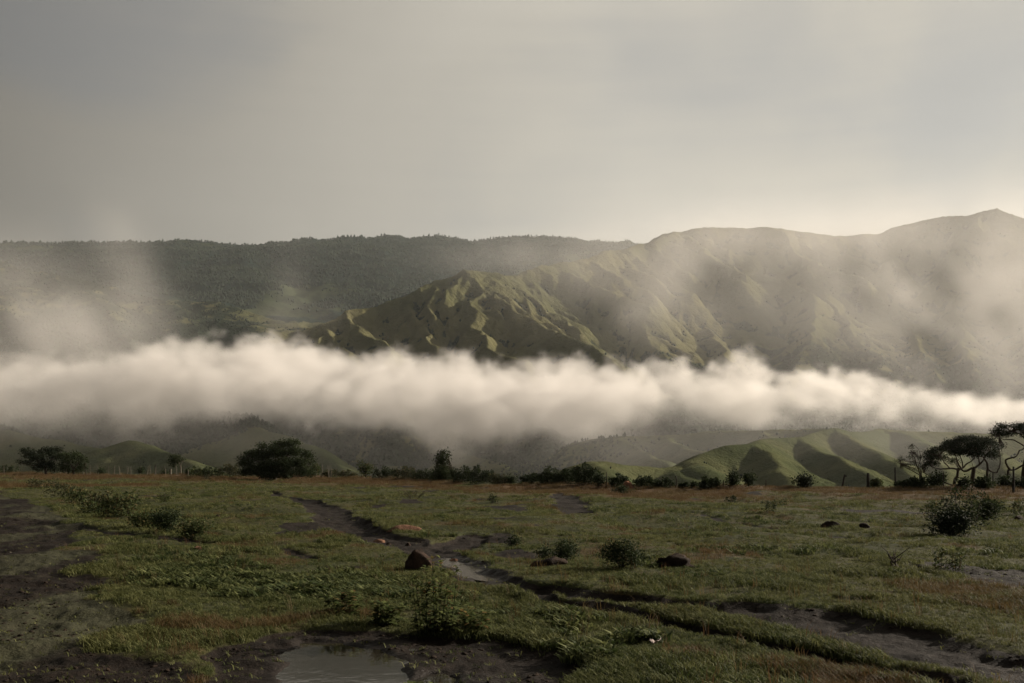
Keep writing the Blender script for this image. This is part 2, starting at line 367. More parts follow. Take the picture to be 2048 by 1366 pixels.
ridge([(1665,856,850),(1710,880,790),(1760,905,740),(1810,935,690),(1860,970,640)], 0.54, 3.0, (26, 60, 0.42, 0.66), 54)
ridge([(1790,856,950),(1810,868,890),(1845,888,820),(1890,925,750),(1930,965,690)], 0.54, 3, (28, 60, 0.42, 0.66), 55)
ridge([(1920,866,980),(1935,880,940),(1960,890,880),(2030,940,780)], 0.6, 5, (60, 90, 0.5, 0.75), 56)
# far wooded ridge
FARK = dict(slope=0.42, rnd=40)
ridge([(-500,480,5600),(-200,487,5500),(0,486,5400),(100,487,5450),(200,488,5500),(330,483,5450),(380,483,5500),(450,490,5550),(520,491,5600),(600,481,5600),(700,476,5700),(760,476,5800)], 0.40, 40, (420, 900, 0.30, 0.5), 61)
ridge([(700,480,6300),(780,470,6400),(830,478,6400),(870,471,6400),(900,475,6400),(950,484,6400),(1000,477,6450),(1060,474,6500),(1150,477,6500),(1220,485,6500),(1240,483,6500),(1275,491,6500),(1400,498,6500),(1700,500,6500),(2300,480,6500)], 0.40, 25, (420, 800, 0.30, 0.5), 62)
ridge([(380,520,4900),(480,560,4500),(560,600,4100),(620,625,3800)], 0.35, 30, (250, 400, 0.25, 0.45), 63)
ridge([(700,520,5200),(760,560,4700),(800,590,4300)], 0.35, 30, (250, 400, 0.25, 0.45), 64)
ridge([(120,510,5000),(180,540,4500),(260,560,4000)], 0.35, 30, (250, 400, 0.25, 0.45), 65)

def terrain(name, D0, D1, nr, nc, A=34.0, warp=1.0, mat=None, kind='structure'):
    az = np.tan(np.radians(np.linspace(-A, A, nc))).astype(np.float32)
    Dr = (D0*(D1/D0)**np.linspace(0, 1, nr)).astype(np.float32)
    Y, T = np.meshgrid(Dr, az, indexing='ij'); X = Y*T
    # warped coordinates give crooked, gullied slopes
    def wz(sc, s): return (fbm2(X/sc, Y/sc, 3, s)-0.5)*2
    Z = base_z(Y, X).astype(np.float32) + 10*wz(160, 90)*np.minimum(1, Y/1500)
    w1 = 26*warp; Xw = X + w1*wz(95, 71) + 0.3*w1*wz(28, 73); Yw = Y + w1*wz(95, 72) + 0.3*w1*wz(28, 74)
    gull = np.zeros_like(Z)
    for a, b, s, r, *lim in RIDGES:
        zm = max(a[2], b[2]); zn = min(np.interp(min(a[1], b[1])-300, BASE_D, BASE_Z), min(a[2], b[2]))
        R = (zm-zn)/s + 60
        if lim: R = lim[0]+30
        r0 = np.searchsorted(Dr, min(a[1], b[1])-R); r1 = np.searchsorted(Dr, max(a[1], b[1])+R)
        if r1 <= r0: continue
        ya, yb = max(Dr[r0], 1), Dr[min(r1, nr-1)]
        xs0 = min(a[0], b[0])-R; xs1 = max(a[0], b[0])+R
        t0 = min(xs0/ya, xs0/yb); t1 = max(xs1/ya, xs1/yb)
        c0 = np.searchsorted(az, t0); c1 = np.searchsorted(az, t1)
        if c1 <= c0: continue
        sl = (slice(r0, r1), slice(c0, c1))
        dx, dy = b[0]-a[0], b[1]-a[1]; l2 = dx*dx+dy*dy+1e-6
        px, py = Xw[sl]-a[0], Yw[sl]-a[1]
        t = np.clip((px*dx+py*dy)/l2, 0, 1)
        d = np.sqrt((px-t*dx)**2+(py-t*dy)**2)
        d = np.sqrt(d*d+r*r)-r
        # steep near the crest, easing off far down the flank
        h = a[2]+(b[2]-a[2])*t - s*d + 0.00042*s*np.minimum(d, 600)**2
        Z[sl] = np.maximum(Z[sl], h)
    Z = Z.astype(np.float32)
    Z += (0.9*wz(11, 83) + 1.9*wz(26, 81) + 3.5*wz(70, 82))*np.minimum(1, Y/1000)*warp
    return X, Y, Z, Dr, az
def curvature(Z, k):
    # mean of the neighbours minus the cell: positive in hollows
    S = Z.copy()
    for ax in (0, 1):
        c = np.cumsum(np.pad(S, [(k+1, k) if i == ax else (0, 0) for i in (0, 1)], mode='edge'), axis=ax, dtype=np.float64)
        n = 2*k+1
        S = ((c[n:, :]-c[:-n, :]) if ax == 0 else (c[:, n:]-c[:, :-n]))/n
    return S-Z
TER = {}
def build_terrain(name, key, D0, D1, nr, nc, mat, woodfn, warp=1.0, A=34.0):
    X, Y, Z, Dr, az = terrain(name, D0, D1, nr, nc, A, warp)
    wood = woodfn(X, Y, Z)
    me = mesh_np(name, np.stack([X, Y, Z], -1).reshape(-1, 3), grid_faces(*Z.shape), {'wood': wood}, True, mat)
    o = obj(name, me, kind='structure')
    TER[key] = (X, Y, Z, wood, Dr, az)
    return o
def wood_mtn(X, Y, Z):
    c = curvature(Z, 4); py = HZ-(Z-CAMZ)/Y*F
    w = sstep(0.5, 6, c)*0.75 + (fbm2(X/140, Y/140, 4, 55)-0.5)*0.9
    px = X/Y*F+1024
    w += sstep(640, 760, py)*0.55*sstep(1050, 1250, px) + sstep(760, 860, py)*0.55      # woods on the lower slopes
    w += sstep(720, 520, px)*0.42*sstep(620, 720, py) + sstep(660, 420, px)*0.62
    return np.clip(w, 0, 1)
def wood_hill(X, Y, Z):
    c = curvature(Z, 4); px = X/Y*F+1024
    w = sstep(0.3, 3, c)*0.25 + (fbm2(X/90, Y/90, 4, 56)-0.5)*0.7
    w += sstep(940, 1080, Y)*0.45*sstep(1330, 1200, px)*sstep(860, 1000, px) + sstep(820, 960, Y)*0.15
    return np.clip(w, 0, 1)
def wood_far(X, Y, Z):
    return np.clip(0.75+(fbm2(X/400, Y/400, 4, 57)-0.5)*1.6, 0, 1)
build_terrain('valley_hills', 'hill', 130, 1260, 380, 900, M['hill'], wood_hill, 0.5, 36)
build_terrain('mountains', 'mtn', 1250, 3450, 420, 900, M['mountain'], wood_mtn, 1.0, 34)
build_terrain('far_hills', 'far', 3400, 8500, 130, 420, M['far'], wood_far, 2.0, 36)

# woods on the far slopes: thousands of crowns that read as one mass
def crowns(n, key, thr, size, seed, cone=0.0, yr=None):
    X, Y, Z, W, Dr, az = TER[key]
    rg = np.random.default_rng(seed)
    nr, nc = Z.shape
    i = rg.integers(0, nr-1, n); j = rg.integers(nc//12, nc-nc//12, n)
    if yr: i = rg.integers(np.searchsorted(Dr, yr[0]), min(nr-1, np.searchsorted(Dr, yr[1])), n)
    px = X[i, j]; keep = W[i, j] + (rg.random(n)-0.5)*0.3 > thr
    i, j = i[keep], j[keep]; m = len(i)
    fi, fj = rg.random(m), rg.random(m)
    x = X[i, j]*(1-fi)+X[i+1, j]*fi; x = x + (X[i, j+1]-X[i, j])*fj
    y = Y[i, j]*(1-fi)+Y[i+1, j]*fi
    z = (Z[i, j]*(1-fi)+Z[i+1, j]*fi)*(1-fj) + (Z[i, j+1]*(1-fi)+Z[i+1, j+1]*fi)*fj
    s = size*rg.uniform(0.55, 1.3, m)
    base = np.array([(0, 0, 1.75), (1, 0, 0.7), (0, 1, 0.8), (-1, 0, 0.6), (0, -1, 0.75), (0, 0, -0.3)], np.float32)
    fac = np.array([(0,1,2),(0,2,3),(0,3,4),(0,4,1),(5,2,1),(5,3,2),(5,4,3),(5,1,4)])
    V = base[None]*np.stack([s, s, s*rg.uniform(0.9, 1.5+cone, m)], -1)[:, None, :]
    V = V*(1+0.35*(rg.random((m, 6, 1))-0.5))
    a = rg.uniform(0, 6.28, m); ca, sa = np.cos(a)[:, None], np.sin(a)[:, None]
    V = np.stack([V[..., 0]*ca-V[..., 1]*sa, V[..., 0]*sa+V[..., 1]*ca, V[..., 2]], -1) + np.stack([x, y, z], -1)[:, None, :]
    Fc = (fac[None]+(np.arange(m)*6)[:, None, None]).reshape(-1, 3)
    rnd = np.repeat(np.clip(0.55*rg.random(m)+1.6*(fbm2(x/(45*size), y/(45*size), 3, 91)-0.5)+0.22, 0, 1), 6)
    return V.reshape(-1, 3), Fc, rnd
v, f, r = crowns(60000, 'far', 0.42, 4.6, 1, 0.5, (3600, 6700))
obj('far_forest', mesh_np('far_forest', v, f, {'rnd': r}, True, M['forest']), kind='stuff', label='dark wood covering the far hills')
v, f, r = crowns(70000, 'mtn', 0.56, 2.5, 2, 0.0)
obj('mountain_scrub', mesh_np('mountain_scrub', v, f, {'rnd': r}, True, M['forest']), kind='stuff', label='scrub and trees in the gullies of the mountain')
v, f, r = crowns(40000, 'hill', 0.46, 1.6, 3, 0.0, (480, 1250))
obj('valley_scrub', mesh_np('valley_scrub', v, f, {'rnd': r}, True, M['forest']), kind='stuff', label='scrub covering the lower valley slopes')

v, f, r = crowns(9000, 'hill', 0.33, 0.75, 4, 0.0, (520, 1000))
obj('hill_bushes', mesh_np('hill_bushes', v, f, {'rnd': r}, True, M['forest']), kind='stuff', label='tiny bushes dotted over the green hills')
# ------------------------------------------------------------------ plateau ground
EDGE_PX = np.array([-900, -200, 0, 300, 470, 640, 800, 1000, 1200, 1400, 1700, 2048, 2400, 3200])
EDGE_PY = np.array([947.5, 948, 949.5, 951.5, 956, 956, 962, 971, 976, 979, 981, 982, 984, 985])
def edge_D(T):
    return CAMZ*F/(np.interp(T*F+1024, EDGE_PX, EDGE_PY)-HZ)
def poly_dist(X, Y, pts):
    """signed-ish: distance to a polyline with varying half-width; returns dist/halfwidth"""
    best = np.full(X.shape, 1e3, np.float32)
    q = [(*G2(a, b), w) for a, b, w in pts]
    for (ax, ay, aw), (bx, by, bw) in zip(q[:-1], q[1:]):
        dx, dy = bx-ax, by-ay; l2 = dx*dx+dy*dy+1e-9
        t = np.clip(((X-ax)*dx+(Y-ay)*dy)/l2, 0, 1)
        d = np.hypot(X-ax-t*dx, Y-ay-t*dy)/(aw+(bw-aw)*t)
        best = np.minimum(best, d)
    return best
def poly_sdf(X, Y, pts):
    q = [G2(a, b) for a, b in pts]; n = len(q)
    d = np.full(X.shape, 1e6, np.float64); ins = np.zeros(X.shape, bool)
    for i in range(n):
        (ax, ay), (bx, by) = q[i], q[(i+1) % n]
        dx, dy = bx-ax, by-ay; l2 = dx*dx+dy*dy+1e-9
        t = np.clip(((X-ax)*dx+(Y-ay)*dy)/l2, 0, 1)
        d = np.minimum(d, np.hypot(X-ax-t*dx, Y-ay-t*dy))
        c = ((ay > Y) != (by > Y)) & (X < (bx-ax)*(Y-ay)/(by-ay+1e-12)+ax)
        ins ^= c
    return np.where(ins, -d, d)
CHANNEL = [(545,986,.35),(600,1000,.75),(640,1014,.95),(668,1035,.9),(690,1052,.8),(740,1068,.75),(790,1082,.75),(850,1096,.75),(900,1112,.65),(950,1137,.65),(990,1160,.6),(1050,1172,.5),(1150,1181,.5),(1300,1197,.6),(1450,1212,.66),(1600,1236,.74),(1750,1268,.76),(1900,1298,.82),(2048,1328,.9),(2300,1385,1.2)]
RUT2 = [(1075,1184,.12),(1130,1200,.3),(1200,1210,.36),(1260,1222,.3),(1330,1240,.18),(1420,1255,.16),(1560,1285,.22),(1680,1310,.26),(1800,1345,.26),(1900,1375,.3)]
SIDE = [(880,1092,.5),(912,1080,.7),(940,1068,.35)]
UPPER = [(1118,984,.4),(1132,1000,.8),(1145,1014,.9),(1150,1027,.7)]
TRACK = [(1160,1013,.2),(1300,1018,.28),(1470,1040,.25),(1620,1056,.1)]
LEFTRUT = [(60,1052,.5),(160,1066,.5),(280,1081,.42),(400,1091,.36),(490,1088,.15)]
PATCHES = [[(560,1098,.3),(625,1112,.35)], [(455,1042,.5),(520,1046,.35)], [(990,1045,.3),(1100,1038,.45)], [(1690,1204,.14),(1830,1208,.12)], [(1480,1088,.2),(1560,1095,.12)],
           [(1020,1010,.5),(1060,1013,.35)], [(700,1018,.4),(770,1010,.3)], [(360,1013,.5),(400,1011,.3)], [(650,1135,.3),(770,1130,.25)]]
POOLBED = [(440,1300),(560,1264),(640,1252),(760,1254),(860,1258),(960,1262),(1080,1284),(1165,1312),(1190,1345),(1150,1400),(380,1400),(430,1330)]
ROAD = [(-1200,985),(-200,985),(0,985),(60,1000),(105,1030),(140,1060),(170,1110),(190,1160),(225,1220),(270,1270),(330,1305),(430,1335),(420,1420),(-1400,1420)]
POOL_A = [(575,1335),(598,1290),(640,1268),(690,1276),(740,1284),(800,1308),(832,1340),(825,1380),(760,1420),(650,1420),(600,1365)]
POOL_A2 = [(885,1355),(930,1338),(975,1350),(960,1385),(900,1385)]
POOL_B = [(893,1109),(915,1107),(940,1116),(968,1132),(992,1153),(972,1156),(948,1146),(925,1136),(905,1122)]
POOL_C = [(1120,1024),(1150,1021),(1175,1024),(1160,1030),(1128,1031)]
DRYB = [(-200,968,9.),(0,972,8.),(200,972,7.)]
WATER_Z = -0.105
def ground_fields(X, Y):
    """height and masks of the plateau at plan positions"""
    Xd, Yd = X.astype(np.float64), Y.astype(np.float64)
    wx = Xd + (fbm2(Xd/0.9, Yd/0.9, 3, 21)-0.5)*0.55; wy = Yd + (fbm2(Xd/0.9+9, Yd/0.9, 3, 22)-0.5)*0.55
    wx = wx + (fbm2(Xd/2.6, Yd/2.6, 3, 23)-0.5)*0.9; wy = wy + (fbm2(Xd/2.6+5, Yd/2.6, 3, 24)-0.5)*0.9
    ch = poly_dist(wx, wy, CHANNEL); r2 = poly_dist(wx, wy, RUT2)
    mud_c = 1-sstep(0.75, 1.15, ch); mud_r = 1-sstep(0.7, 1.15, r2)
    mud_s = np.maximum(1-sstep(0.7, 1.2, poly_dist(wx, wy, SIDE)), 1-sstep(0.7, 1.2, poly_dist(wx, wy, UPPER)))
    mud_t = np.maximum(0.8*(1-sstep(0.4, 1.3, poly_dist(wx, wy, TRACK))), 1-sstep(0.6, 1.2, poly_dist(wx, wy, LEFTRUT)))
    mud_p = np.zeros_like(Xd)
    for p in PATCHES: mud_p = np.maximum(mud_p, 0.9*(1-sstep(0.5, 1.4, poly_dist(wx, wy, p))))
    bed = poly_sdf(wx, wy, POOLBED); mud_b = 1-sstep(-0.12, 0.22, bed)
    rx = Xd + (fbm2(Xd/2.2, Yd/2.2, 4, 25)-0.5)*2.2
    road = poly_sdf(rx, Yd, ROAD); mud_road = 1-sstep(-0.5, 0.5, road)
    rn = fbm2(Xd/2.0, Yd/5.0, 4, 33)
    bare = sstep(0.70, 0.78, fbm2(Xd/3.0, Yd/6.0, 4, 34))*0.8            # random bare patches
    mud = np.maximum.reduce([mud_c, mud_r, mud_s, mud_t, mud_p, mud_b, mud_road, bare*sstep(6, 20, Yd)])
    pale = np.clip(mud_road-0.2, 0, 1)*sstep(0.50, 0.60, rn) + 0.5*(1-sstep(0.3, 1.6, np.abs(road)))*sstep(0.4, 0.6, rn)
    # height
    hum = (fbm2(Xd/5.5, Yd/5.5, 4, 41)-0.5)*0.60*sstep(8, 30, Yd) + (fbm2(Xd/1.4, Yd/1.4, 3, 42)-0.5)*0.13
    rough = (fbm2(Xd/0.22, Yd/0.22, 3, 43)-0.5)*0.07
    lumps = (fbm2(Xd/0.5, Yd/0.5, 3, 44)-0.5)*0.10
    nr_ = sstep(19, 15.5, Yd); cut = (0.11-0.01*nr_)*(1-sstep(0.45, 1.08, ch)) + (0.09)*(1-sstep(0.45, 1.02, r2)) - nr_*0.025*(sstep(0.9, 1.15, ch)*(1-sstep(1.2, 2.4, ch)) + 0.7*sstep(0.9, 1.2, r2)*(1-sstep(1.2, 2.6, r2))) + 0.09*mud_s + 0.07*np.maximum(mud_t, mud_p) + 0.08*mud_b + 0.05*mud_road
    pa = np.minimum(poly_sdf(wx, wy, POOL_A), poly_sdf(wx, wy, POOL_A2)); pb = poly_sdf(wx, wy, POOL_B); pc = poly_sdf(wx, wy, POOL_C)
    pool = np.maximum.reduce([1-sstep(0.04, 0.24, pa), 1-sstep(-0.10, 0.10, pb), 1-sstep(-0.3, 0.3, pc)])
    nearpool = np.maximum.reduce([1-sstep(0.5, 1.3, pa), 1-sstep(0.5, 1.3, pb), 1-sstep(1.5, 3.5, pc)])
    Z = hum*(1-0.75*np.maximum.reduce([mud_c, mud_b, nearpool])) + rough*(0.35+0.65*mud) + lumps*mud*(1-0.6*nearpool) - cut
    Z = Z*(1-nearpool) + np.maximum(Z, WATER_Z+0.012+rough*0.6)*nearpool
    Z = Z*(1-pool) + (WATER_Z-0.035 + rough*0.9)*pool
    T = Xd/np.maximum(Yd, 0.5); ed = edge_D(T)
    over = Yd-ed
    Z = Z + 0.25*sstep(-8, -1, over)*(1-sstep(-1, 2, over)) - np.where(over > 0, 0.75*over, 0) - 0.6*sstep(-1.0, 1.5, over)
    # rusty dry grass towards the edge of the plateau, and in patches
    dist_e = -over
    dn = fbm2(Xd/9, Yd/14, 4, 61)
    far_dry = sstep(0.42, 0.12, dist_e/np.maximum(ed, 1))
    px = T*F+1024
    dry = far_dry*sstep(0.34, 0.56, dn+0.06+0.10*sstep(900, 300, px)) + sstep(0.72, 0.84, dn)*0.5
    dry = np.maximum(dry, (1-sstep(0.5, 1.1, poly_dist(Xd, Yd, DRYB)))*0.8)
    dry = np.maximum(dry, sstep(0.66, 0.76, fbm2(Xd/1.6, Yd/2.2, 3, 63))*0.5)
    return Z, np.clip(mud, 0, 1), np.clip(dry, 0, 1), np.clip(pale, 0, 1), over
GA = np.radians(np.linspace(-62, 62, 1000)); GA = np.tan(np.sign(GA)*np.abs(GA))
# finer columns inside the view, coarser to the sides
GA = np.concatenate([np.tan(np.radians(np.linspace(-66, -30, 70)))[:-1], np.linspace(np.tan(np.radians(-30)), np.tan(np.radians(30)), 780), np.tan(np.radians(np.linspace(30, 66, 70)))[1:]])
GD = 2.5*(300/2.5)**np.linspace(0, 1, 760)
gY, gT = np.meshgrid(GD, GA, indexing='ij'); gX = gY*gT
gZ, gmud, gdry, gpale, gover = ground_fields(gX, gY)
gwet = np.maximum.reduce([1-sstep(0.0, 0.55, poly_sdf(gX, gY, q)) for q in (POOL_A, POOL_A2, POOL_B)])
gface = grid_faces(*gZ.shape)
keep = (gover.ravel()[gface] < 75).any(1)
obj('ground', mesh_np('ground', np.stack([gX, gY, gZ], -1).reshape(-1, 3), gface[keep], {'mud': gmud, 'dry': gdry, 'pale': gpale, 'wet': gwet}, True, M['ground']), kind='structure')
def gz(x, y):
    return float(ground_fields(np.array([[float(x)]]), np.array([[float(y)]]))[0][0, 0])
def ground_at(px, py):
    """a point of the ground surface seen near picture point (px, py)"""
    x, y = G2(px, py); return np.array((x, y, gz(x, y)))

# puddles
def water_mat(nm, sp, ro):
    m, nt = new_mat(nm); p = geo_pos(nt)
    n = noise(nt, 5.0, 2, 0.5, p)
    finish(nt, (0.022, 0.019, 0.014), ro, n, 0.10, 0.02, sp); return m
M['water'] = water_mat('still_water', 0.5, 0.06); M['silt'] = water_mat('silty_water', 0.04, 0.2)
def puddle(name, pts, mt):
    q = [G2(a, b) for a, b in pts]; cx = sum(a for a, b in q)/len(q); cyy = sum(b for a, b in q)/len(q)
    v = [(cx+(a-cx)*1.12+math.copysign(.3, a-cx), cyy+(b-cyy)*1.12+math.copysign(.3, b-cyy), WATER_Z) for a, b in q]
    me = bpy.data.meshes.new(name); me.from_pydata(v, [], [list(range(len(v)))]); me.materials.append(M[mt])
    return obj(name, me, kind='structure')
for pts, mt in ((POOL_A, 'water'), (POOL_A2, 'water'), (POOL_B, 'silt'), (POOL_C, 'silt')):
    pw = puddle('puddle_water', pts, mt)
    if pts is POOL_A2: pw.location.z = -0.005

# ------------------------------------------------------------------ plants: tools
def leaf_quads(C, size, rg, aspect=0.5, up=0.0, dirs=None, fold=0.15):
    """one four-sided leaf per centre, randomly turned; returns verts, quads, rnd"""
    n = len(C); size = np.broadcast_to(np.asarray(size, np.float64), (n,))
    if dirs is None:
        d = rg.normal(size=(n, 3)); d[:, 2] = d[:, 2]*0.7 + up
    else: d = np.asarray(dirs, np.float64) + rg.normal(size=(n, 3))*0.15
    d /= np.linalg.norm(d, axis=1, keepdims=True)+1e-9
    s = np.cross(d, rg.normal(size=(n, 3))); s /= np.linalg.norm(s, axis=1, keepdims=True)+1e-9
    nn = np.cross(d, s); L_ = size[:, None]; W_ = L_*aspect
    V = np.stack([C, C+d*L_*0.5+s*W_*0.5+nn*L_*fold, C+d*L_, C+d*L_*0.5-s*W_*0.5+nn*L_*fold], 1)
    Q = np.arange(n*4).reshape(n, 4)
    return V.reshape(-1, 3), Q, np.repeat(rg.random(n), 4)
def tube(pts, radii, k=6):
    pts = np.asarray(pts, np.float64); m = len(pts); V = []; 
    for i in range(m):
        t = pts[min(i+1, m-1)]-pts[max(i-1, 0)]; t /= np.linalg.norm(t)+1e-9
        a = np.cross(t, (0.31, 0.95, 0.1)); a /= np.linalg.norm(a)+1e-9; b = np.cross(t, a)
        for j in range(k):
            th = 2*math.pi*j/k; V.append(pts[i]+radii[i]*(math.cos(th)*a+math.sin(th)*b))
    Fq = [(i*k+j, i*k+(j+1) % k, (i+1)*k+(j+1) % k, (i+1)*k+j) for i in range(m-1) for j in range(k)]
    V.append(pts[-1]); e = len(V)-1
    Fq += [((m-1)*k+j, (m-1)*k+(j+1) % k, e, e) for j in range(0)]
    return np.array(V), np.array(Fq)
class Acc:
    def __init__(s): s.v = []; s.f = []; s.r = []; s.n = 0
    def add(s, v, f, r=None):
        s.v.append(v); s.f.append(f+s.n); s.n += len(v); s.r.append(r if r is not None else np.zeros(len(v)))
    def mesh(s, name, mat, smooth=False):
        return mesh_np(name, np.concatenate(s.v), np.concatenate(s.f), {'rnd': np.concatenate(s.r)}, smooth, mat)
def lobe_points(rg, c, r, n, shell=0.45):
    d = rg.normal(size=(n, 3)); d /= np.linalg.norm(d, axis=1, keepdims=True)
    rad = (shell + (1-shell)*rg.random(n))[:, None]
    return np.asarray(c)+d*rad*np.asarray(r)
def smooth_path(q, rg, sub=3, jit=0.03):
    q = np.asarray(q, np.float64); out = []
    for i in range(len(q)-1):
        for s in range(sub):
            t = s/sub; p0 = q[max(i-1, 0)]; p1 = q[i]; p2 = q[i+1]; p3 = q[min(i+2, len(q)-1)]
            v = 0.5*((2*p1)+(-p0+p2)*t+(2*p0-5*p1+4*p2-p3)*t*t+(-p0+3*p1-3*p2+p3)*t**3)
            out.append(v)
    out.append(q[-1]); out = np.array(out)
    out[1:-1, :3] += rg.normal(size=(len(out)-2, 3))*jit
    return out

def tree(name, label, px, D, limbs, lobes, leaf, n_per_m3=None, n=6000, seed=1, leaf_m='tree_leaf', bark='bark', group='trees along the plateau edge', aspect=0.5, clump=9, cat='tree'):
    """limbs: lists of (px, py, radius m, depth m); lobes: (px, py, rx_px, ry_px, depth m)"""
    rg = np.random.default_rng(seed); x = (px-1024)/F*D; z0 = gz(x, D); k = D/F
    base = np.array((x, D, z0)); root = empty(name, base, label, cat, group)
    def pt(a, b, dd=0): return np.array(((a-px)*k, dd, CAMZ-(b-HZ)*k-z0))
    wood = Acc(); tips = []
    for lb in limbs:
        q = np.array([(*pt(p[0], p[1], p[3] if len(p) > 3 else 0), p[2]) for p in lb])
        q = smooth_path(q, rg, 4, 0.0); q[1:, :3] += np.cumsum(rg.normal(size=(len(q)-1, 3))*0.018, 0)
        v, f = tube(q[:, :3], np.maximum(q[:, 3], 0.008), 7); wood.add(v, f); tips.append(q[-1, :3])
    crown = Acc(); vol = [a[2]*a[2]*a[3] for a in lobes]; tot = sum(vol)
    ends = np.array(tips) if tips else np.zeros((1, 3))
    for (a, b, rx, ry, dd), vv in zip(lobes, vol):
        c = pt(a, b, dd); r = np.array((rx*k, min(rx*k, 0.9*max(rx*k, ry*k)), ry*k))*0.88
        m = max(40, int(n*vv/tot)); nc = max(6, m//clump)
        cc = lobe_points(rg, c, r, nc, 0.5)
        # a twig to some clumps from the nearest limb tip
        for q in cc[::max(1, nc//7)]:
            e = ends[np.argmin(((ends-q)**2).sum(1))]
            mid = (e+q)/2 + rg.normal(size=3)*0.06 + np.array((0, 0, -0.05))
            v, f = tube([e, mid, q], [0.022, 0.015, 0.007], 4); wood.add(v, f)
        pts = np.repeat(cc, clump, 0) + rg.normal(size=(nc*clump, 3))*np.array((1, 1, 0.6))*leaf*1.15
        pts[:, 2] = np.maximum(pts[:, 2], 0.02)
        crown.add(*leaf_quads(pts, leaf*rg.uniform(0.6, 1.3, len(pts)), rg, aspect, 0.25))
    obj('trunk', wood.mesh('trunk', M[bark], True), root)
    obj('crown', crown.mesh('crown', M[leaf_m]), root)
    return root

def shrub(name, label, px, by, w, h, seed, n=900, leaf=0.12, style='bush', leaf_m='shrub_leaf', D=None, group='shrubs along the plateau edge', cat='shrub', stems=7, lean=0.0, aspect=0.45):
    rg = np.random.default_rng(1000+seed); D = D or gD(by); k = D/F
    x = (px-1024)/F*D; base = np.array((x, D, gz(x, D))); W = w*k/2; H = h*k
    root = empty(name, base, label, cat, group); wood = Acc(); fol = Acc()
    if style == 'bush':
        nl = max(5, int(5+w/14))
        for i in range(nl):
            a = rg.uniform(0, 6.28); rr = rg.uniform(0, 0.62)
            c = np.array((math.cos(a)*rr*W, math.sin(a)*rr*W*0.8, H*rg.uniform(0.28, 0.74)))
            r = np.array((W*rg.uniform(0.28, 0.5), W*rg.uniform(0.28, 0.45), H*rg.uniform(0.2, 0.32)))
            q = smooth_path([np.zeros(3), c*np.array((0.35, 0.35, 0.5)), c], rg, 3, 0.01)
            v, f = tube(q, np.linspace(0.03, 0.008, len(q))*max(0.4, H/2), 4); wood.add(v, f)
            m = int(n*0.62)//nl; nc = max(5, m//7); cc = lobe_points(rg, c, r*rg.uniform(.8, 1.35), nc, 0.5)
            p = np.repeat(cc, 7, 0)+rg.normal(size=(nc*7, 3))*leaf*0.9; p[:, 2] = np.abs(p[:, 2])+0.01
            fol.add(*leaf_quads(p, leaf*rg.uniform(0.6, 1.3, len(p)), rg, aspect, 0.3))
    else:                                     # upright leafy shoots
        for i in range(stems):
            u = (i+0.5)/stems*2-1 + rg.uniform(-0.5, 0.5)/stems
            b0 = np.array((u*W*0.85, rg.uniform(-0.5, 0.5)*W*0.6, 0.0))
            hh = H*rg.uniform(0.55, 1.05)*(1-0.25*abs(u)); tip = b0+np.array((u*W*0.2+rg.normal()*0.12*hh+lean*hh, rg.normal()*0.12*hh, hh))
            q = smooth_path([b0, (b0+tip)/2+rg.normal(size=3)*0.05*hh, tip], rg, 3, 0.005)
            v, f = tube(q, np.linspace(0.02, 0.006, len(q))*max(0.4, H/1.5), 4); wood.add(v, f)
            m = int(n*0.75)//stems; t = rg.uniform(0.08, 1.0, m)**0.9
            p = np.stack([np.interp(t, np.linspace(0, 1, len(q)), q[:, j]) for j in range(3)], -1)
            sp = (0.30*(1-t)+0.07)*min(1.0, W*1.4)
            p += rg.normal(size=(m, 3))*sp[:, None]*np.array((1, 1, 0.5)); p[:, 2] = np.maximum(p[:, 2], 0.01)
            fol.add(*leaf_quads(p, leaf*rg.uniform(0.6, 1.3, m), rg, aspect, 0.55))
    obj('stems', wood.mesh('stems', M['bark'], True), root, kind='stuff')
    obj('foliage', fol.mesh('foliage', M[leaf_m]), root, kind='stuff')
    return root

def blob_mesh(name, rx, ry, rz, seed, mat, rough=0.3, sub=3, cuts=9, box=1.0):
    import bmesh
    bm = bmesh.new(); bmesh.ops.create_icosphere(bm, subdivisions=sub, radius=1.0)
    v = np.array([tuple(p.co) for p in bm.verts]); f = np.array([[q.index for q in fc.verts] for fc in bm.faces]); bm.free()
    n = fbm3(v[:, 0]*1.3+seed, v[:, 1]*1.3+seed*2, v[:, 2]*1.3, 4, seed, 0.55)-0.5
    rg = np.random.default_rng(seed)
    v = np.sign(v)*np.abs(v)**box; v /= np.abs(v).max()**0.5
    for _ in range(cuts):
        c = rg.normal(size=3); c /= np.linalg.norm(c); d = rg.uniform(.62, .9)
        dd = v@c; v = np.where((dd > d)[:, None], v-(dd-d)[:, None]*c*0.92, v)
    v = v*(1+rough*(1.1*n + 0.5*(fbm3(v[:, 0]*5+seed, v[:, 1]*5, v[:, 2]*5, 3, seed+3)-0.5)))[:, None]
    v[:, 2] = np.maximum(v[:, 2], -0.35)
    v = v*np.array((rx, ry, rz)); 
    return mesh_np(name, v, f, {}, True, mat)
def rock(name, label, px, by, w, h, seed, mat, cat='rock', group=None, rough=0.3, D=None, depth=0.8, sink=0.12, box=1.0):
    D = D or gD(by); k = D/F; x = (px-1024)/F*D
    hh = h*k
    me = blob_mesh(name, w*k/2, w*k/2*depth, hh/1.05, seed, M[mat], rough, 4, 9, box)
    o = obj(name, me, None, (x, D, gz(x, D)-sink*hh), label, cat, group)
    return o

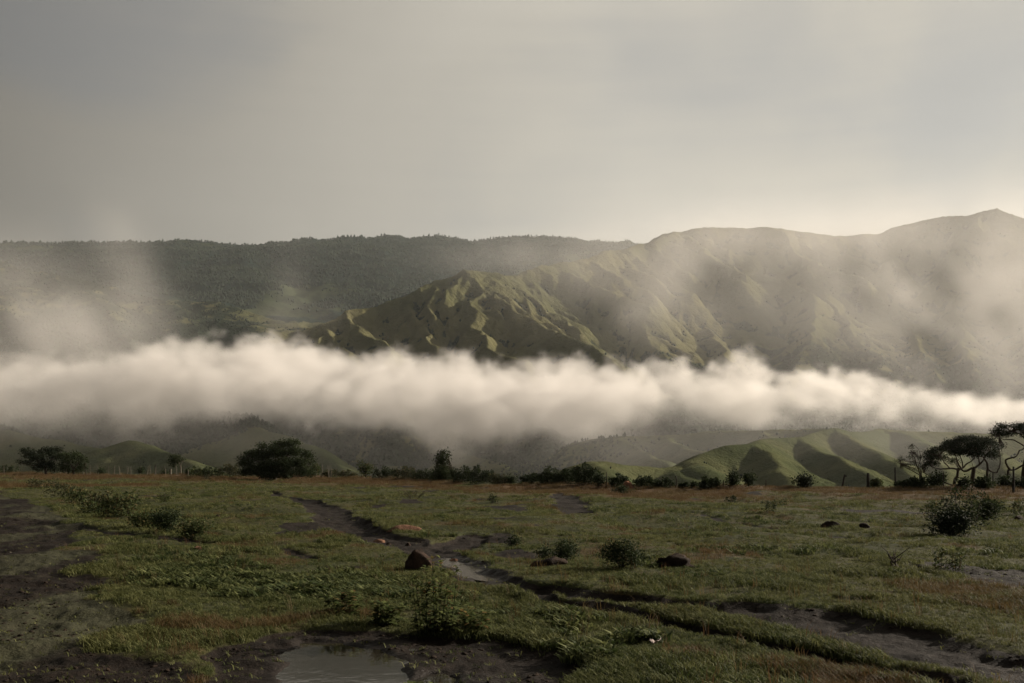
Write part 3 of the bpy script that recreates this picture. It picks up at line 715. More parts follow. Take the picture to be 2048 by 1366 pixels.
# ------------------------------------------------------------------ trees
TG = 'trees along the plateau edge'
tree('spreading_tree', 'wide dark spreading tree at far left behind the pale sticks', 92, 150,
     [[(92,949,.22),(90,935,.18),(84,922,.13),(76,912,.08)], [(90,937,.15),(100,922,.11),(112,912,.07)], [(86,927,.1),(66,916,.07),(48,908,.04)], [(88,932,.1),(60,930,.07),(40,925,.04)]],
     [(56,902,17,6,0),(46,911,10,5,1),(68,908,12,7,-1),(94,902,18,8,0),(106,899,16,6,1),(84,914,20,8,-1.5),(112,912,18,8,0),(38,924,8,5,0.5),(56,924,14,6,0),(80,926,14,6,1),(72,935,16,8,1),(100,930,20,9,-1),(112,938,14,8,0)], .26, n=5200, seed=21, leaf_m='acacia_leaf', group=TG)
tree('spreading_tree', 'lower dark tree joined to the right side of the far left tree', 152, 149,
     [[(148,950,.16),(146,938,.13),(140,925,.09)], [(146,940,.1),(158,925,.08),(168,918,.04)], [(172,950,.07),(170,935,.05),(172,922,.03)]],
     [(130,912,16,8,0),(146,910,12,7,1),(160,912,13,7,-1),(168,920,9,8,0),(138,922,15,7,0),(154,926,12,7,1),(124,930,10,6,0),(168,935,6,10,0),(135,938,14,9,0),(155,940,12,8,.5)], .25, n=3600, seed=22, leaf_m='tree_leaf', group=TG)
tree('small_tree', 'small lone tree with a thin pale trunk among the stick fence', 357, 143,
     [[(361,950,.10),(361,938,.09),(359,928,.07),(354,919,.04)], [(361,932,.06),(365,924,.04)]],
     [(348,916,8,6,0),(354,912,6,4,.4),(344,923,6,5,0),(350,930,6,4,-.3),(364,920,5,4,0),(352,922,7,5,0)], .2, n=1300, seed=23, bark='pale_bark', group=TG)
tree('broad_tree', 'big rounded dense tree standing left of centre, largest in the row', 553, 116,
     [[(550,961,.26),(548,942,.2),(540,922,.14),(528,905,.07)], [(549,946,.18),(566,922,.13),(582,900,.07)], [(547,938,.15),(520,925,.1),(498,912,.05)], [(551,942,.15),(590,930,.1),(615,915,.05)], [(549,930,.12),(555,905,.08),(560,890,.05)]],
     [(560,888,16,7,0),(585,886,20,7,-.5),(548,896,18,8,1),(528,893,14,6,-1),(512,905,16,8,0),(496,908,12,7,.5),(486,918,10,7,0),(500,925,18,10,-1.5),(530,912,22,10,-1),(560,905,24,11,-1.5),(592,903,20,10,-1),(612,910,14,10,0),(620,922,11,9,.5),(604,924,18,11,-1.5),(575,926,24,12,-2),(545,930,24,12,-2.2),(515,940,20,12,-1.5),(495,944,14,10,-1),(545,948,24,11,-2),(580,946,22,12,-2),(608,942,18,12,-1),(622,945,11,12,0)], .21, n=21000, seed=24, group=TG)
tree('upright_tree', 'single upright leafy tree rising from the hedge in the middle', 884, 96,
     [[(885,970,.12),(886,945,.1),(885,925,.07),(886,905,.03)], [(885,940,.06),(873,926,.03)], [(886,935,.06),(898,918,.03)]],
     [(886,903,7,7,0),(893,908,9,7,.3),(880,914,10,8,-.3),(876,921,9,7,0),(895,915,7,6,0),(887,925,12,8,0),(882,938,15,9,-.5),(896,940,13,9,.4),(888,952,20,11,-.4),(872,955,13,9,0),(902,955,12,9,.3)], .16, n=5200, seed=25, group=TG)
AG = 'umbrella acacias at the right edge'
tree('acacia_tree', 'low flat topped acacia with leaning trunk at the right, left of the pair', 1908, 76,
     [[(1906,980,.14),(1909,962,.12),(1914,948,.10),(1916,938,.09)], [(1916,938,.07),(1898,936,.06),(1880,938,.05),(1862,935,.03)], [(1914,942,.08),(1926,934,.06),(1938,925,.05),(1950,915,.04)], [(1900,936,.05),(1890,925,.04),(1880,910,.03)], [(1905,970,.06),(1880,962,.05),(1862,955,.04),(1846,945,.03)], [(1926,934,.05),(1920,915,.04),(1912,900,.03)]],
     [(1880,898,22,7,0),(1868,906,18,7,.5),(1858,916,14,7,0),(1850,927,12,7,-.4),(1846,938,10,6,0),(1895,890,20,7,-.5),(1912,884,22,7,.5),(1885,914,20,7,.8),(1905,905,20,8,-.6),(1872,926,14,7,.5),(1925,898,20,9,0),(1898,922,14,5,-.5)], .12, n=9500, seed=26, leaf_m='acacia_leaf', group=AG, aspect=.35)
tree('acacia_tree', 'broad flat topped acacia with thick upright trunk, middle of the three', 1945, 75,
     [[(1942,980,.17),(1943,960,.16),(1944,945,.15),(1944,934,.13)], [(1944,936,.09),(1930,942,.07),(1920,930,.06),(1915,915,.04)], [(1944,940,.09),(1958,930,.07),(1968,920,.05),(1975,910,.04)], [(1970,978,.11),(1974,960,.1),(1978,945,.09),(1978,930,.08),(1972,916,.05)], [(1978,940,.06),(1990,945,.055),(1997,942,.05),(2002,928,.045),(2004,912,.03)], [(1960,928,.05),(1955,905,.03),(1950,890,.03)]],
     [(1925,879,22,7,0),(1945,876,22,7,.5),(1965,882,22,8,-.4),(1985,888,18,8,.3),(1940,890,26,9,-.8),(1965,898,24,9,.8),(1990,902,14,9,0),(1998,912,9,7,.3),(1950,908,22,8,0),(1975,910,18,7,-.6),(1925,900,18,8,1)], .12, n=10500, seed=27, leaf_m='acacia_leaf', group=AG, aspect=.35)
tree('acacia_tree', 'tall acacia with crooked bare limbs cut by the right border', 2040, 70,
     [[(2014,984,.11),(2016,965,.10),(2018,948,.09),(2020,938,.09)], [(2020,938,.08),(2014,928,.07),(2012,918,.06),(2020,914,.06),(2030,912,.05),(2038,900,.05),(2048,895,.04),(2060,880,.04)], [(2018,940,.07),(2030,938,.06),(2045,930,.06),(2070,915,.05)], [(2048,982,.16),(2048,960,.15),(2050,940,.13),(2060,910,.1),(2075,885,.07)], [(2048,892,.05),(2030,878,.04),(2010,876,.03),(2000,870,.02)], [(2060,884,.05),(2040,868,.04),(2025,862,.03)]],
     [(1995,862,16,6,0),(2010,853,18,7,.4),(2030,852,20,7,-.4),(2050,856,24,8,0),(2080,858,26,9,.4),(2022,866,24,7,.8),(2050,868,26,7,-.8),(1988,870,10,4,0),(2008,890,12,3,.3),(2000,896,9,3,-.2),(2110,866,22,9,0)], .12, n=9000, seed=28, leaf_m='acacia_leaf', group=AG, aspect=.35)
tree('thorn_tree', 'thin feathery thorn tree left of the acacias, light showing through', 1822, 76,
     [[(1842,980,.06),(1841,958,.05),(1838,940,.045),(1830,922,.03),(1822,905,.02)], [(1840,950,.04),(1822,940,.03),(1805,930,.02),(1795,918,.012)], [(1836,935,.03),(1840,915,.025),(1834,898,.015),(1822,888,.01)], [(1830,922,.03),(1812,922,.02),(1800,926,.012)]],
     [(1795,922,10,5,0),(1806,918,10,6,.4),(1818,914,10,6,-.4),(1812,930,9,5,0),(1830,905,10,6,.3),(1822,894,10,5,0),(1838,915,8,8,0),(1825,928,10,6,-.3),(1832,940,9,6,0),(1804,936,7,4,0)], .085, n=1900, seed=29, leaf_m='shrub_leaf', group=AG, aspect=.3, clump=6)

# ------------------------------------------------------------------ shrubs along the edge of the plateau
SHR = [  # px, base, w, h, style, leaf material, label
 (10,951,50,16,'shoot','shrub_leaf','low thicket cut by the left border under the skyline'),
 (205,952,26,12,'bush','shrub_leaf','low bush just right of the wide far left tree'),
 (283,952,20,15,'bush','shrub_leaf','round dark bush between the pale sticks left of the small tree'),
 (329,952,17,12,'bush','shrub_leaf','dark bush beside the white stump in the stick fence'),
 (377,953,16,11,'bush','shrub_leaf','small dark bush right of the small pale trunked tree'),
 (396,955,26,22,'shoot','weed_leaf','pale green bush at the left end of the hedge by the big tree'),
 (425,958,44,22,'shoot','shrub_leaf','hedge shrub second from the left end, near the big tree'),
 (458,959,44,30,'shoot','reed_leaf','tall reedy hedge shrub touching the left side of the big tree'),
 (630,960,26,26,'bush','weed_leaf','light leaved bush under the right side of the big tree'),
 (660,961,26,18,'shoot','reed_leaf','thin shoots beside the leaning sticks right of the big tree'),
 (692,964,40,18,'shoot','reed_leaf','low pale shoots where the hill ridge meets the hedge'),
 (732,966,34,34,'bush','weed_leaf','light rounded bush standing highest between big tree and upright tree'),
 (772,967,48,26,'shoot','shrub_leaf','hedge shrub just right of the light rounded bush'),
 (812,969,50,28,'shoot','reed_leaf','spiky hedge shrub halfway to the upright tree'),
 (850,971,46,26,'shoot','shrub_leaf','dark hedge shrub touching the upright tree on its left'),
 (925,974,46,34,'shoot','shrub_leaf','tall dark hedge shrub touching the upright tree on its right'),
 (962,976,44,36,'shoot','shrub_leaf','tall spiky hedge shrub second to the right of the upright tree'),
 (998,977,34,26,'shoot','reed_leaf','thinning hedge shrub third to the right of the upright tree'),
 (1022,978,26,14,'bush','shrub_leaf','low bush at the right end of the middle hedge'),
 (1062,979,40,24,'shoot','shrub_leaf','spiky shrub at the left end of the right hedge'),
 (1100,980,44,36,'shoot','shrub_leaf','tall leafy shrub second in the right hedge'),
 (1135,980,40,32,'shoot','shrub_leaf','leafy shrub in the middle of the right hedge below the low green hill'),
 (1170,981,44,42,'shoot','shrub_leaf','tallest shrub of the right hedge below the low green hill'),
 (1198,981,26,24,'bush','shrub_leaf','rounded shrub ending the right hedge'),
 (1238,982,34,26,'shoot','shrub_leaf','spiky shrub touching the red termite mound on its left'),
 (1292,982,44,24,'shoot','shrub_leaf','spiky shrub right of the red termite mound'),
 (1325,983,36,18,'shoot','shrub_leaf','low spiky shrub second right of the red termite mound'),
 (1368,983,16,12,'shoot','shrub_leaf','tiny sapling right of the crooked stick'),
 (1387,984,12,16,'shoot','shrub_leaf','thin sapling between crooked stick and palm-like shrub'),
 (1417,983,34,26,'shoot','shrub_leaf','palm-like tufted shrub below the green hill slope'),
 (1468,985,34,28,'bush','shrub_leaf','bushy dark shrub of a pair, with a stem below it'),
 (1498,984,26,24,'bush','shrub_leaf','smaller bushy dark shrub, right one of a pair'),
 (1608,984,54,26,'bush','acacia_leaf','low dome shaped dark bush standing alone on the skyline'),
 (1752,983,20,20,'shoot','weed_leaf','thin light shrub beside the thick dark post'),
 (1810,983,36,20,'shoot','shrub_leaf','leafy shrub below the thin thorn tree'),
 (1835,983,30,24,'shoot','shrub_leaf','tufted shrub left of the leaning acacia trunk'),
 (1872,983,60,26,'bush','shrub_leaf','wide dark bush at the foot of the leaning acacia'),
 (1925,983,40,14,'bush','shrub_leaf','low bush between the two acacia trunks'),
 (1965,984,60,22,'bush','shrub_leaf','wide dark bush at the foot of the thick acacia trunk'),
 (2010,985,50,18,'bush','shrub_leaf','low dark bush under the right border acacia'),
 (2055,985,50,22,'shoot','shrub_leaf','leafy thicket cut by the right border under the acacia'),
]
for i, (px, by, w, h, st, lm, lab) in enumerate(SHR):
    D = float(edge_D((px-1024)/F))-2.5-(i % 3)*0.6
    shrub('shrub', lab, px, by, w, h, i, n=int(420+w*h*1.1), leaf=0.13+D*0.0006, style=st, leaf_m=lm, D=D, stems=max(5, int(w/4)))

# ------------------------------------------------------------------ bushes and weeds on the field
FG = 'bushes out on the grass'
FB = [ # px, base, w, h, style, mat, n, leaf, label, cat
 (1920,1048,74,80,'shoot','shrub_leaf',1500,.10,'tall upright leafy bush on the right of the field','bush'),
 (1905,1066,110,46,'bush','acacia_leaf',2400,.10,'dark low bush at the foot of the tall upright one','bush'),
 (1976,1040,70,40,'bush','shrub_leaf',1500,.10,'round bush right of the tall upright one','bush'),
 (1864,1036,40,34,'bush','weed_leaf',600,.08,'light wispy bush left of the tall upright one','bush'),
 (2040,1030,40,34,'shoot','weed_leaf',500,.09,'wispy bush cut by the right border','bush'),
 (1246,992,46,18,'bush','shrub_leaf',700,.10,'low dark bush in front of the red termite mound','bush'),
 (1462,1008,16,26,'shoot','shrub_leaf',220,.10,'short dark sapling below the bushy pair','bush'),
 (985,1004,26,14,'bush','shrub_leaf',300,.09,'small dark bush alone on the grass in the centre','bush'),
 (1028,1087,30,24,'bush','shrub_leaf',520,.06,'small bush beside reddish earth right of the puddle','bush'),
 (1132,1118,62,40,'bush','shrub_leaf',1500,.055,'leafy bush growing on the dark earth bank','bush'),
 (1244,1143,96,54,'bush','shrub_leaf',2800,.05,'dense dark bush in the middle of the field by the mud track','bush'),
 (1088,1112,50,20,'bush','shrub_leaf',600,.055,'low trailing bush left of the leafy one on the bank','bush'),
 (1880,1140,26,46,'shoot','weed_leaf',260,.06,'thin stalky weed, left of two on the right','weed'),
 (1912,1140,26,50,'shoot','weed_leaf',260,.06,'thin stalky weed, right of two on the right','weed'),
 (1538,1006,26,14,'shoot','shrub_leaf',220,.09,'small weed left of the dome shaped bush','weed'),
 (1560,1012,30,16,'shoot','weed_leaf',220,.09,'small pale weed below the dome shaped bush','weed'),
 (1540,1030,20,22,'shoot','shrub_leaf',220,.08,'thin weed standing by itself below the dome shaped bush','weed'),
 (415,963,22,8,'bush','acacia_leaf',160,.12,'tiny dark bush in the red grass before the hedge','bush'),
 (330,1008,50,12,'bush','weed_leaf',300,.09,'low light weed patch on the left grass','weed'),
 (85,980,60,26,'shoot','reed_leaf',700,.15,'reedy weeds at the top left of the thicket','weed'),
 (130,992,60,34,'shoot','reed_leaf',900,.14,'tall reedy weeds second in the left thicket','weed'),
 (165,1008,60,40,'shoot','weed_leaf',1000,.13,'tall leafy weeds in the middle of the left thicket','weed'),
 (205,1022,62,46,'shoot','reed_leaf',1200,.12,'high tangled weeds right of the middle of the left thicket','weed'),
 (240,1040,64,54,'shoot','weed_leaf',1400,.11,'highest dark weeds at the lower end of the left thicket','weed'),
 (190,1032,50,30,'shoot','weed_leaf',600,.10,'low weeds before the left thicket','weed'),
 (290,1064,60,38,'shoot','weed_leaf',1100,.09,'leafy weeds left in the lower left clump','weed'),
 (335,1074,80,40,'bush','shrub_leaf',1900,.075,'dense dark weeds in the middle of the lower left clump','weed'),
 (388,1084,70,36,'bush','weed_leaf',1600,.07,'broad leaved weeds at the right end of the lower left clump','weed'),
]
for i, (px, by, w, h, st, lm, n, lf, lab, cat) in enumerate(FB):
    if st == 'bush': w, h, n = w*1.22, h*1.18, int(n*1.5)
    shrub('bush' if cat == 'bush' else 'weed_clump', lab, px, by, w, h, 100+i, n=n, leaf=lf, style=st, leaf_m=lm, group=FG if cat == 'bush' else 'weed clumps on the grass', cat=cat, stems=max(4, int(w/6)))

# bare twiggy bush
def twigs(name, label, px, by, w, h, n, seed, mat='bark', cat='dead bush', group=None):
    rg = np.random.default_rng(seed); D = gD(by); k = D/F; x = (px-1024)/F*D
    root = empty(name, (x, D, gz(x, D)), label, cat, group)
    for i in range(n):
        a = rg.uniform(-1, 1); acc = Acc()
        q = smooth_path([(a*w*k*0.15, rg.normal()*0.08, 0), (a*w*k*0.3+rg.normal()*.06, rg.normal()*0.12, h*k*0.5), (a*w*k*0.55+rg.normal()*.06, rg.normal()*0.2, h*k*rg.uniform(.7, 1.05))], rg, 4, 0.012)
        v, f = tube(q, np.linspace(0.022, 0.007, len(q)), 4); acc.add(v, f)
        for j in range(3):
            s = q[rg.integers(3, len(q))]; e = s+np.array((rg.normal()*.18, rg.normal()*.12, rg.uniform(.05, .25)))
            v, f = tube([s, (s+e)/2+rg.normal(size=3)*.02, e], [.011, .008, .005], 4); acc.add(v, f)
        obj('branch', acc.mesh('branch', M[mat], True), root)
twigs('dead_bush', 'bare twiggy bush in the red grass, centre left', 828, 996, 56, 22, 9, 5)
twigs('dead_bush', 'short bare twigs beside the stalky weeds on the right', 1795, 1135, 26, 22, 4, 6)

# the leafy plant at the near puddle: upright stems with whorls of long leaves
def near_plant(label, px, by, w, h, nst, seed):
    rg = np.random.default_rng(seed); D = gD(by); k = D/F; x = (px-1024)/F*D
    root = empty('leafy_plant', (x, D, gz(x, D)), label, 'plant', 'leafy plants by the near puddle')
    for i in range(nst):
        u = (i+0.5)/nst*2-1; acc = Acc()
        b0 = np.array((u*w*k*0.28, rg.uniform(-.12, .12), -0.02)); H = h*k*rg.uniform(0.62, 1.0)*(1-0.2*abs(u))
        tip = b0+np.array((u*w*k*0.16+rg.normal()*.03, rg.normal()*.05, H))
        q = smooth_path([b0, (b0+tip)/2+rg.normal(size=3)*.02, tip], rg, 4, .003)
        v, f = tube(q, np.linspace(.006, .002, len(q)), 5); acc.add(v, f)
        st = obj('stem', acc.mesh('stem', M['shrub_leaf'], True), root)
        lv = Acc(); m = 36
        t = np.sort(rg.uniform(.12, 1, m)); p = np.stack([np.interp(t, np.linspace(0, 1, len(q)), q[:, j]) for j in range(3)], -1)
        a = np.arange(m)*2.4+rg.normal(size=m)*.3
        d = np.stack([np.cos(a), np.sin(a), rg.uniform(-.05, .55, m)+0.4*t], -1); d /= np.linalg.norm(d, axis=1, keepdims=True)
        # each leaf: a bent blade of two quads
        Lf = rg.uniform(.10, .18, m)*(1.1-.35*t); s = np.cross(d, (0, 0, 1)); s /= np.linalg.norm(s, axis=1, keepdims=True)+1e-9
        drop = np.array((0, 0, -1.0))
        A = p; B = p+d*Lf[:, None]*.45; C = p+d*Lf[:, None]*.95+drop*(Lf*.28)[:, None]
        Wd = (Lf*.22)[:, None]
        V = np.stack([A-s*Wd*.25, A+s*Wd*.25, B+s*Wd, B-s*Wd, C+s*Wd*.15, C-s*Wd*.15], 1)
        Q = np.array([(0, 1, 2, 3), (3, 2, 4, 5)])[None]+(np.arange(m)*6)[:, None, None]
        lv.add(V.reshape(-1, 3), Q.reshape(-1, 4), np.repeat(rg.random(m), 6))
        obj('leaves', lv.mesh('leaves', M['plant_leaf']), st)
near_plant('upright leafy plant with long leaves before the boulder and near puddle', 868, 1262, 116, 172, 13, 11)
near_plant('smaller leafy plant right of the tall one by the near puddle', 945, 1258, 70, 60, 7, 12)
near_plant('low leafy plant left of the tall one on the puddle bank', 770, 1248, 76, 58, 7, 13)
near_plant('low leafy plant rooted on the left bank above the puddle', 690, 1232, 80, 54, 7, 14)
near_plant('leafy sprig growing out of the near puddle at the bottom border', 845, 1372, 60, 46, 5, 15)

# ------------------------------------------------------------------ rocks, mounds, posts, birds, litter
rock('boulder', 'dark upright boulder in the muddy channel, biggest of the stones', 843, 1136, 66, 52, 31, 'rock_dark', rough=.3, depth=.7, box=.42)
rock('flat_stone', 'flat reddish stone on the left side of the muddy channel', 758, 1077, 30, 9, 32, 'rock_red', 'stone', rough=.2)
rock('earth_bank', 'long reddish earth bank arching above the muddy channel', 808, 1064, 74, 13, 33, 'rock_red', 'bank', rough=.2, depth=.5)
rock('small_stone', 'small dark stone in the mud below the flat reddish one', 777, 1083, 12, 11, 34, 'rock_dark', 'stone', rough=.25)
rock('small_stone', 'small dark stone in the mud left of the boulder', 815, 1082, 13, 11, 35, 'rock_dark', 'stone', rough=.25)
rock('flat_stone', 'reddish flat stone just right of the boulder', 905, 1111, 28, 10, 36, 'rock_red', 'stone', rough=.25)
rock('orange_stone', 'orange wedge of stone in the mud below the middle puddle', 1017, 1174, 34, 14, 37, 'termite', 'stone', rough=.3, depth=.5)
rock('earth_mound', 'low bare earth mound right of the dense dark bush', 1352, 1136, 100, 26, 38, 'earth', 'mound', rough=1.1, depth=.6)
rock('earth_mound', 'dark earth bank below the leafy bush, left of the dense one', 1090, 1132, 84, 24, 39, 'earth', 'mound', rough=.7, depth=.6)
rock('termite_mound', 'red termite mound standing on the skyline between two shrubs', 1257, 982, 28, 19, 40, 'termite', 'mound', rough=.25, D=float(edge_D((1257-1024)/F))-4)
rock('dark_stone', 'low black stone left of the stalky weeds on the right', 1838, 1136, 22, 10, 41, 'dark_post', 'stone', rough=.2)
rock('earth_mound', 'dark broken hummock in the right part of the field', 1662, 1052, 46, 18, 42, 'earth', 'mound', rough=.45, depth=.6)
rock('earth_mound', 'smaller dark hummock right of the broken one', 1727, 1055, 26, 12, 43, 'earth', 'mound', rough=.45, depth=.6)
rock('earth_mound', 'dark clod at the right border of the field', 2035, 1036, 26, 12, 44, 'earth', 'mound', rough=.4)
for i, (px, py, w, lab) in enumerate([(1282,1218,12,'small pinkish stone in the second rut'), (55,1168,9,'pale pebble lying on the left dirt road'), (395,1104,18,'thin reddish stone by the short rut on the left'),
        (436,1044,14,'grey stone by the lower left weed clump'), (1085,1212,9,'small brown stone at the head of the second rut'), (20,1102,7,'tiny pale pebble at the left border of the road'),
        (180,1290,10,'brown clod on the near left road'), (255,1135,10,'dark clod on the grass verge of the road'), (310,1068,9,'pale bit of stone under the lower left weeds'), (905,1018,8,'pale stone chip alone on the centre grass'),
        (1565,1223,8,'pale chip of stone on the edge of the wide rut'), (130,1255,10,'brown clod lower on the left road'), (215,1330,12,'dark clod at the bottom of the left road')]):
    rock('loose_stone', lab, px, py, w, w*0.55, 60+i, ['rock_red', 'pale_bark', 'rock_red', 'rock_dark', 'rock_red', 'pale_bark', 'earth', 'earth', 'pale_bark', 'pale_bark', 'pale_bark', 'earth', 'earth'][i], 'stone', 'loose stones on the ground', rough=.25)
# scrap of litter: crumpled sheet
def litter():
    px, by = 1310, 1297; D = gD(by); x = (px-1024)/F*D; n = 7; rg = np.random.default_rng(4)
    u, v = np.meshgrid(np.linspace(-1, 1, n), np.linspace(-1, 1, n), indexing='ij')
    V = np.stack([u*.05+v*.02, v*.03, .035+.03*np.abs(u)+rg.normal(size=u.shape)*.010], -1).reshape(-1, 3)
    m, nt_ = new_mat('litter_paper'); finish(nt_, mixc(nt_, noise(nt_, 40, 3, .5, geo_pos(nt_)), (0.26, 0.17, 0.15), (0.36, 0.33, 0.31)), 0.7)
    me = mesh_np('litter', V, grid_faces(n, n), {}, False, m)
    o = obj('litter', me, None, (x, D, gz(x, D)+.02), 'crumpled whitish scrap lying on the near grass', 'litter')
    sol = o.modifiers.new('thickness', 'SOLIDIFY'); sol.thickness = 0.002
litter()

def post_mesh(h, r, seed, lean=0.0, crook=0.0, fork=False):
    rg = np.random.default_rng(seed); acc = Acc()
    q = [np.array((lean*h*t + crook*h*math.sin(t*3.0), rg.normal()*.01, h*t-0.15*(t == 0))) for t in np.linspace(0, 1, 7)]
    v, f = tube(q, r*np.linspace(1.1, 0.8, 7)*rg.uniform(.85, 1.1, 7), 7); acc.add(v, f)
    # end cap
    c = len(v)-1; cap = np.array([(6*7+j, 6*7+(j+1) % 7, c, c) for j in range(7)])
    acc.f[-1] = np.concatenate([acc.f[-1]])
    if fork:
        s = q[5]; v, f = tube([s, s+np.array((.12*h, 0, .10*h)), s+np.array((.16*h, 0, .02*h))], [r*.8, r*.7, r*.5], 6); acc.add(v, f)
    return acc
def post_on(parent, base0, px, D, h, r, seed, mat, lean=0, crook=0, fork=False):
    x = (px-1024)/F*D; z = gz(x, D)
    return obj('fence_post', post_mesh(h, r, seed, lean, crook, fork).mesh('fence_post', M[mat], True), parent, (x-base0[0], D-base0[1], z-base0[2]))
def fence(label, specs, mat, seed, wires=True):
    """specs: (px, height px, lean, crook)"""
    rg = np.random.default_rng(seed); pts = []
    D0 = float(edge_D((specs[0][0]-1024)/F))-4.0; b0 = np.array(((specs[0][0]-1024)/F*D0, D0, gz((specs[0][0]-1024)/F*D0, D0)))
    root = empty('stick_fence', b0, label, 'fence')
    for i, (px, hp, ln, cr) in enumerate(specs):
        D = float(edge_D((px-1024)/F))-4.0; h = hp*D/F
        post_on(root, b0, px, D, h, rg.uniform(.032, .055), seed+i, mat, ln, cr)
        x = (px-1024)/F*D; pts.append(np.array((x, D, gz(x, D)))-b0)
    for hz in ((0.5, 0.95) if wires else ()):
        acc = Acc(); v, f = tube([p+np.array((0, 0, hz)) for p in pts], [0.004]*len(pts), 4); acc.add(v, f)
        obj('wire', acc.mesh('wire', M['dark_post']), root)
    return root
fr = random.Random(9)
xs = [8, 120, 128, 133, 146, 167, 180, 196]
fence('pale sticks of the fence standing before the wide far left tree', [(x, fr.uniform(15, 22), fr.uniform(-.08, .08), 0) for x in xs], 'post_wood', 200)
xs = [218, 226, 232, 240, 248, 255, 262, 269, 281, 286, 295, 301, 311, 319, 333, 353, 369, 378]
hs = [24, 20, 17, 17, 19, 18, 22, 17, 22, 20, 17, 24, 19, 15, 19, 18, 20, 17]
fence('row of thin pale sticks making a fence left of the small tree', [(x+fr.uniform(-2, 2), h*fr.uniform(.7, 1.12), fr.uniform(-.16, .16), 0.03) for x, h in list(zip(xs, hs)) if x not in (232, 248, 269, 286, 319)], 'post_wood', 230)
xs = [612, 633, 644, 656, 658, 662, 673, 686]; hs = [24, 24, 26, 30, 26, 22, 20, 18]
fence('pale leaning sticks of the fence right of the big rounded tree', [(x, h, l, 0) for x, h, l in zip(xs, hs, [.02, -.05, .04, .14, -.1, .03, -.05, .06])], 'post_wood', 260)
PG = 'single posts along the right edge'
def lone_post(label, px, hp, r, mat, seed, lean=0, crook=0, fork=False, off=3.0, group=PG):
    D = float(edge_D((px-1024)/F))-off; x = (px-1024)/F*D
    obj('fence_post', post_mesh(hp*D/F, r, seed, lean, crook, fork).mesh('fence_post', M[mat], True), None, (x, D, gz(x, D)), label, 'post', group)
lone_post('short white stump in the stick fence by the dark bush', 341, 13, .16, 'pale_bark', 300, group='single posts along the left edge')
lone_post('dark post with pale stains among the thin sticks', 311, 20, .09, 'dark_post', 301, group='single posts along the left edge')
lone_post('crooked thin stick between the spiky shrubs, right of centre', 1351, 24, .045, 'bark', 302, .02, .08)
lone_post('thin stick beside the palm-like tufted shrub', 1433, 22, .05, 'bark', 303, -.03)
lone_post('short stick left of the bushy dark pair', 1446, 14, .05, 'bark', 304, .1)
lone_post('thin stick right of the bushy dark pair', 1532, 16, .04, 'bark', 305)
lone_post('leaning forked dark post left of the thick one', 1683, 28, .07, 'dark_post', 306, .22, .02, True)
lone_post('thick dark post standing upright by itself', 1736, 33, .12, 'dark_post', 307, .01)
lone_post('slender post under the thin thorn tree', 1791, 42, .06, 'dark_post', 308, -.02)
lone_post('slender dark stake left of the leaning acacia trunk', 1842, 36, .05, 'dark_post', 309)
lone_post('thin stake between the acacia trunks', 1887, 30, .045, 'dark_post', 310)
lone_post('thin stake right of the thick acacia trunk', 1986, 30, .045, 'dark_post', 311)
lone_post('tall straight dark post before the right border acacia', 2027, 52, .075, 'dark_post', 312, 0, 0, False, 6)
lone_post('stick standing right of the second stick fence hedge', 1212, 30, .04, 'bark', 313, .02, .03)

# birds: dark specks over the fog
def bird(label, px, py, D, span, seed, flap):
    c = P(px, py, D); root = empty('bird', c, label, 'bird', 'birds flying over the valley'); rg = np.random.default_rng(seed)
    m = M['dark_post']; a = rg.uniform(0, 6.28)
    q = np.array([(-.32, 0, 0), (-.15, 0, .01), (.05, 0, .015), (.2, 0, .01), (.33, 0, 0)])*span*.6
    v, f = tube(q, np.array((.008, .05, .075, .05, .012))*span, 8); acc = Acc(); acc.add(v, f)
    b = obj('body', acc.mesh('body', m, True), root); b.rotation_euler = (0, 0, a)
    for s in (-1, 1):
        V = np.array([(.10, 0, .03), (-.12, 0, .03), (.12, s*.24, .03+flap*.5), (-.10, s*.24, .03+flap*.5), (-.02, s*.5, .03+flap), (-.10, s*.48, .03+flap)])*span
        V = np.concatenate([V, V-np.array((0, 0, .012*span))])
        Q = np.array([(0, 1, 3, 2), (2, 3, 5, 4), (6, 8, 9, 7), (8, 10, 11, 9), (0, 2, 8, 6), (2, 4, 10, 8), (1, 7, 9, 3), (3, 9, 11, 5), (4, 5, 11, 10)])
        w = obj('wing', mesh_np('wing', V, Q, {}, False, m), root); w.rotation_euler = (0, 0, a)
bird('lone dark bird before the misty mountain, highest of all', 1242, 639, 260, .62, 1, .12)
bird('dark bird against the bright fog, upper one on the right', 1700, 809, 240, .62, 2, .25)
bird('dark bird low against the fog, left of the two on the right', 1533, 832, 240, .62, 3, -.1)
bird('dark bird just below the fog over the green hill', 1745, 854, 200, .62, 4, .1)

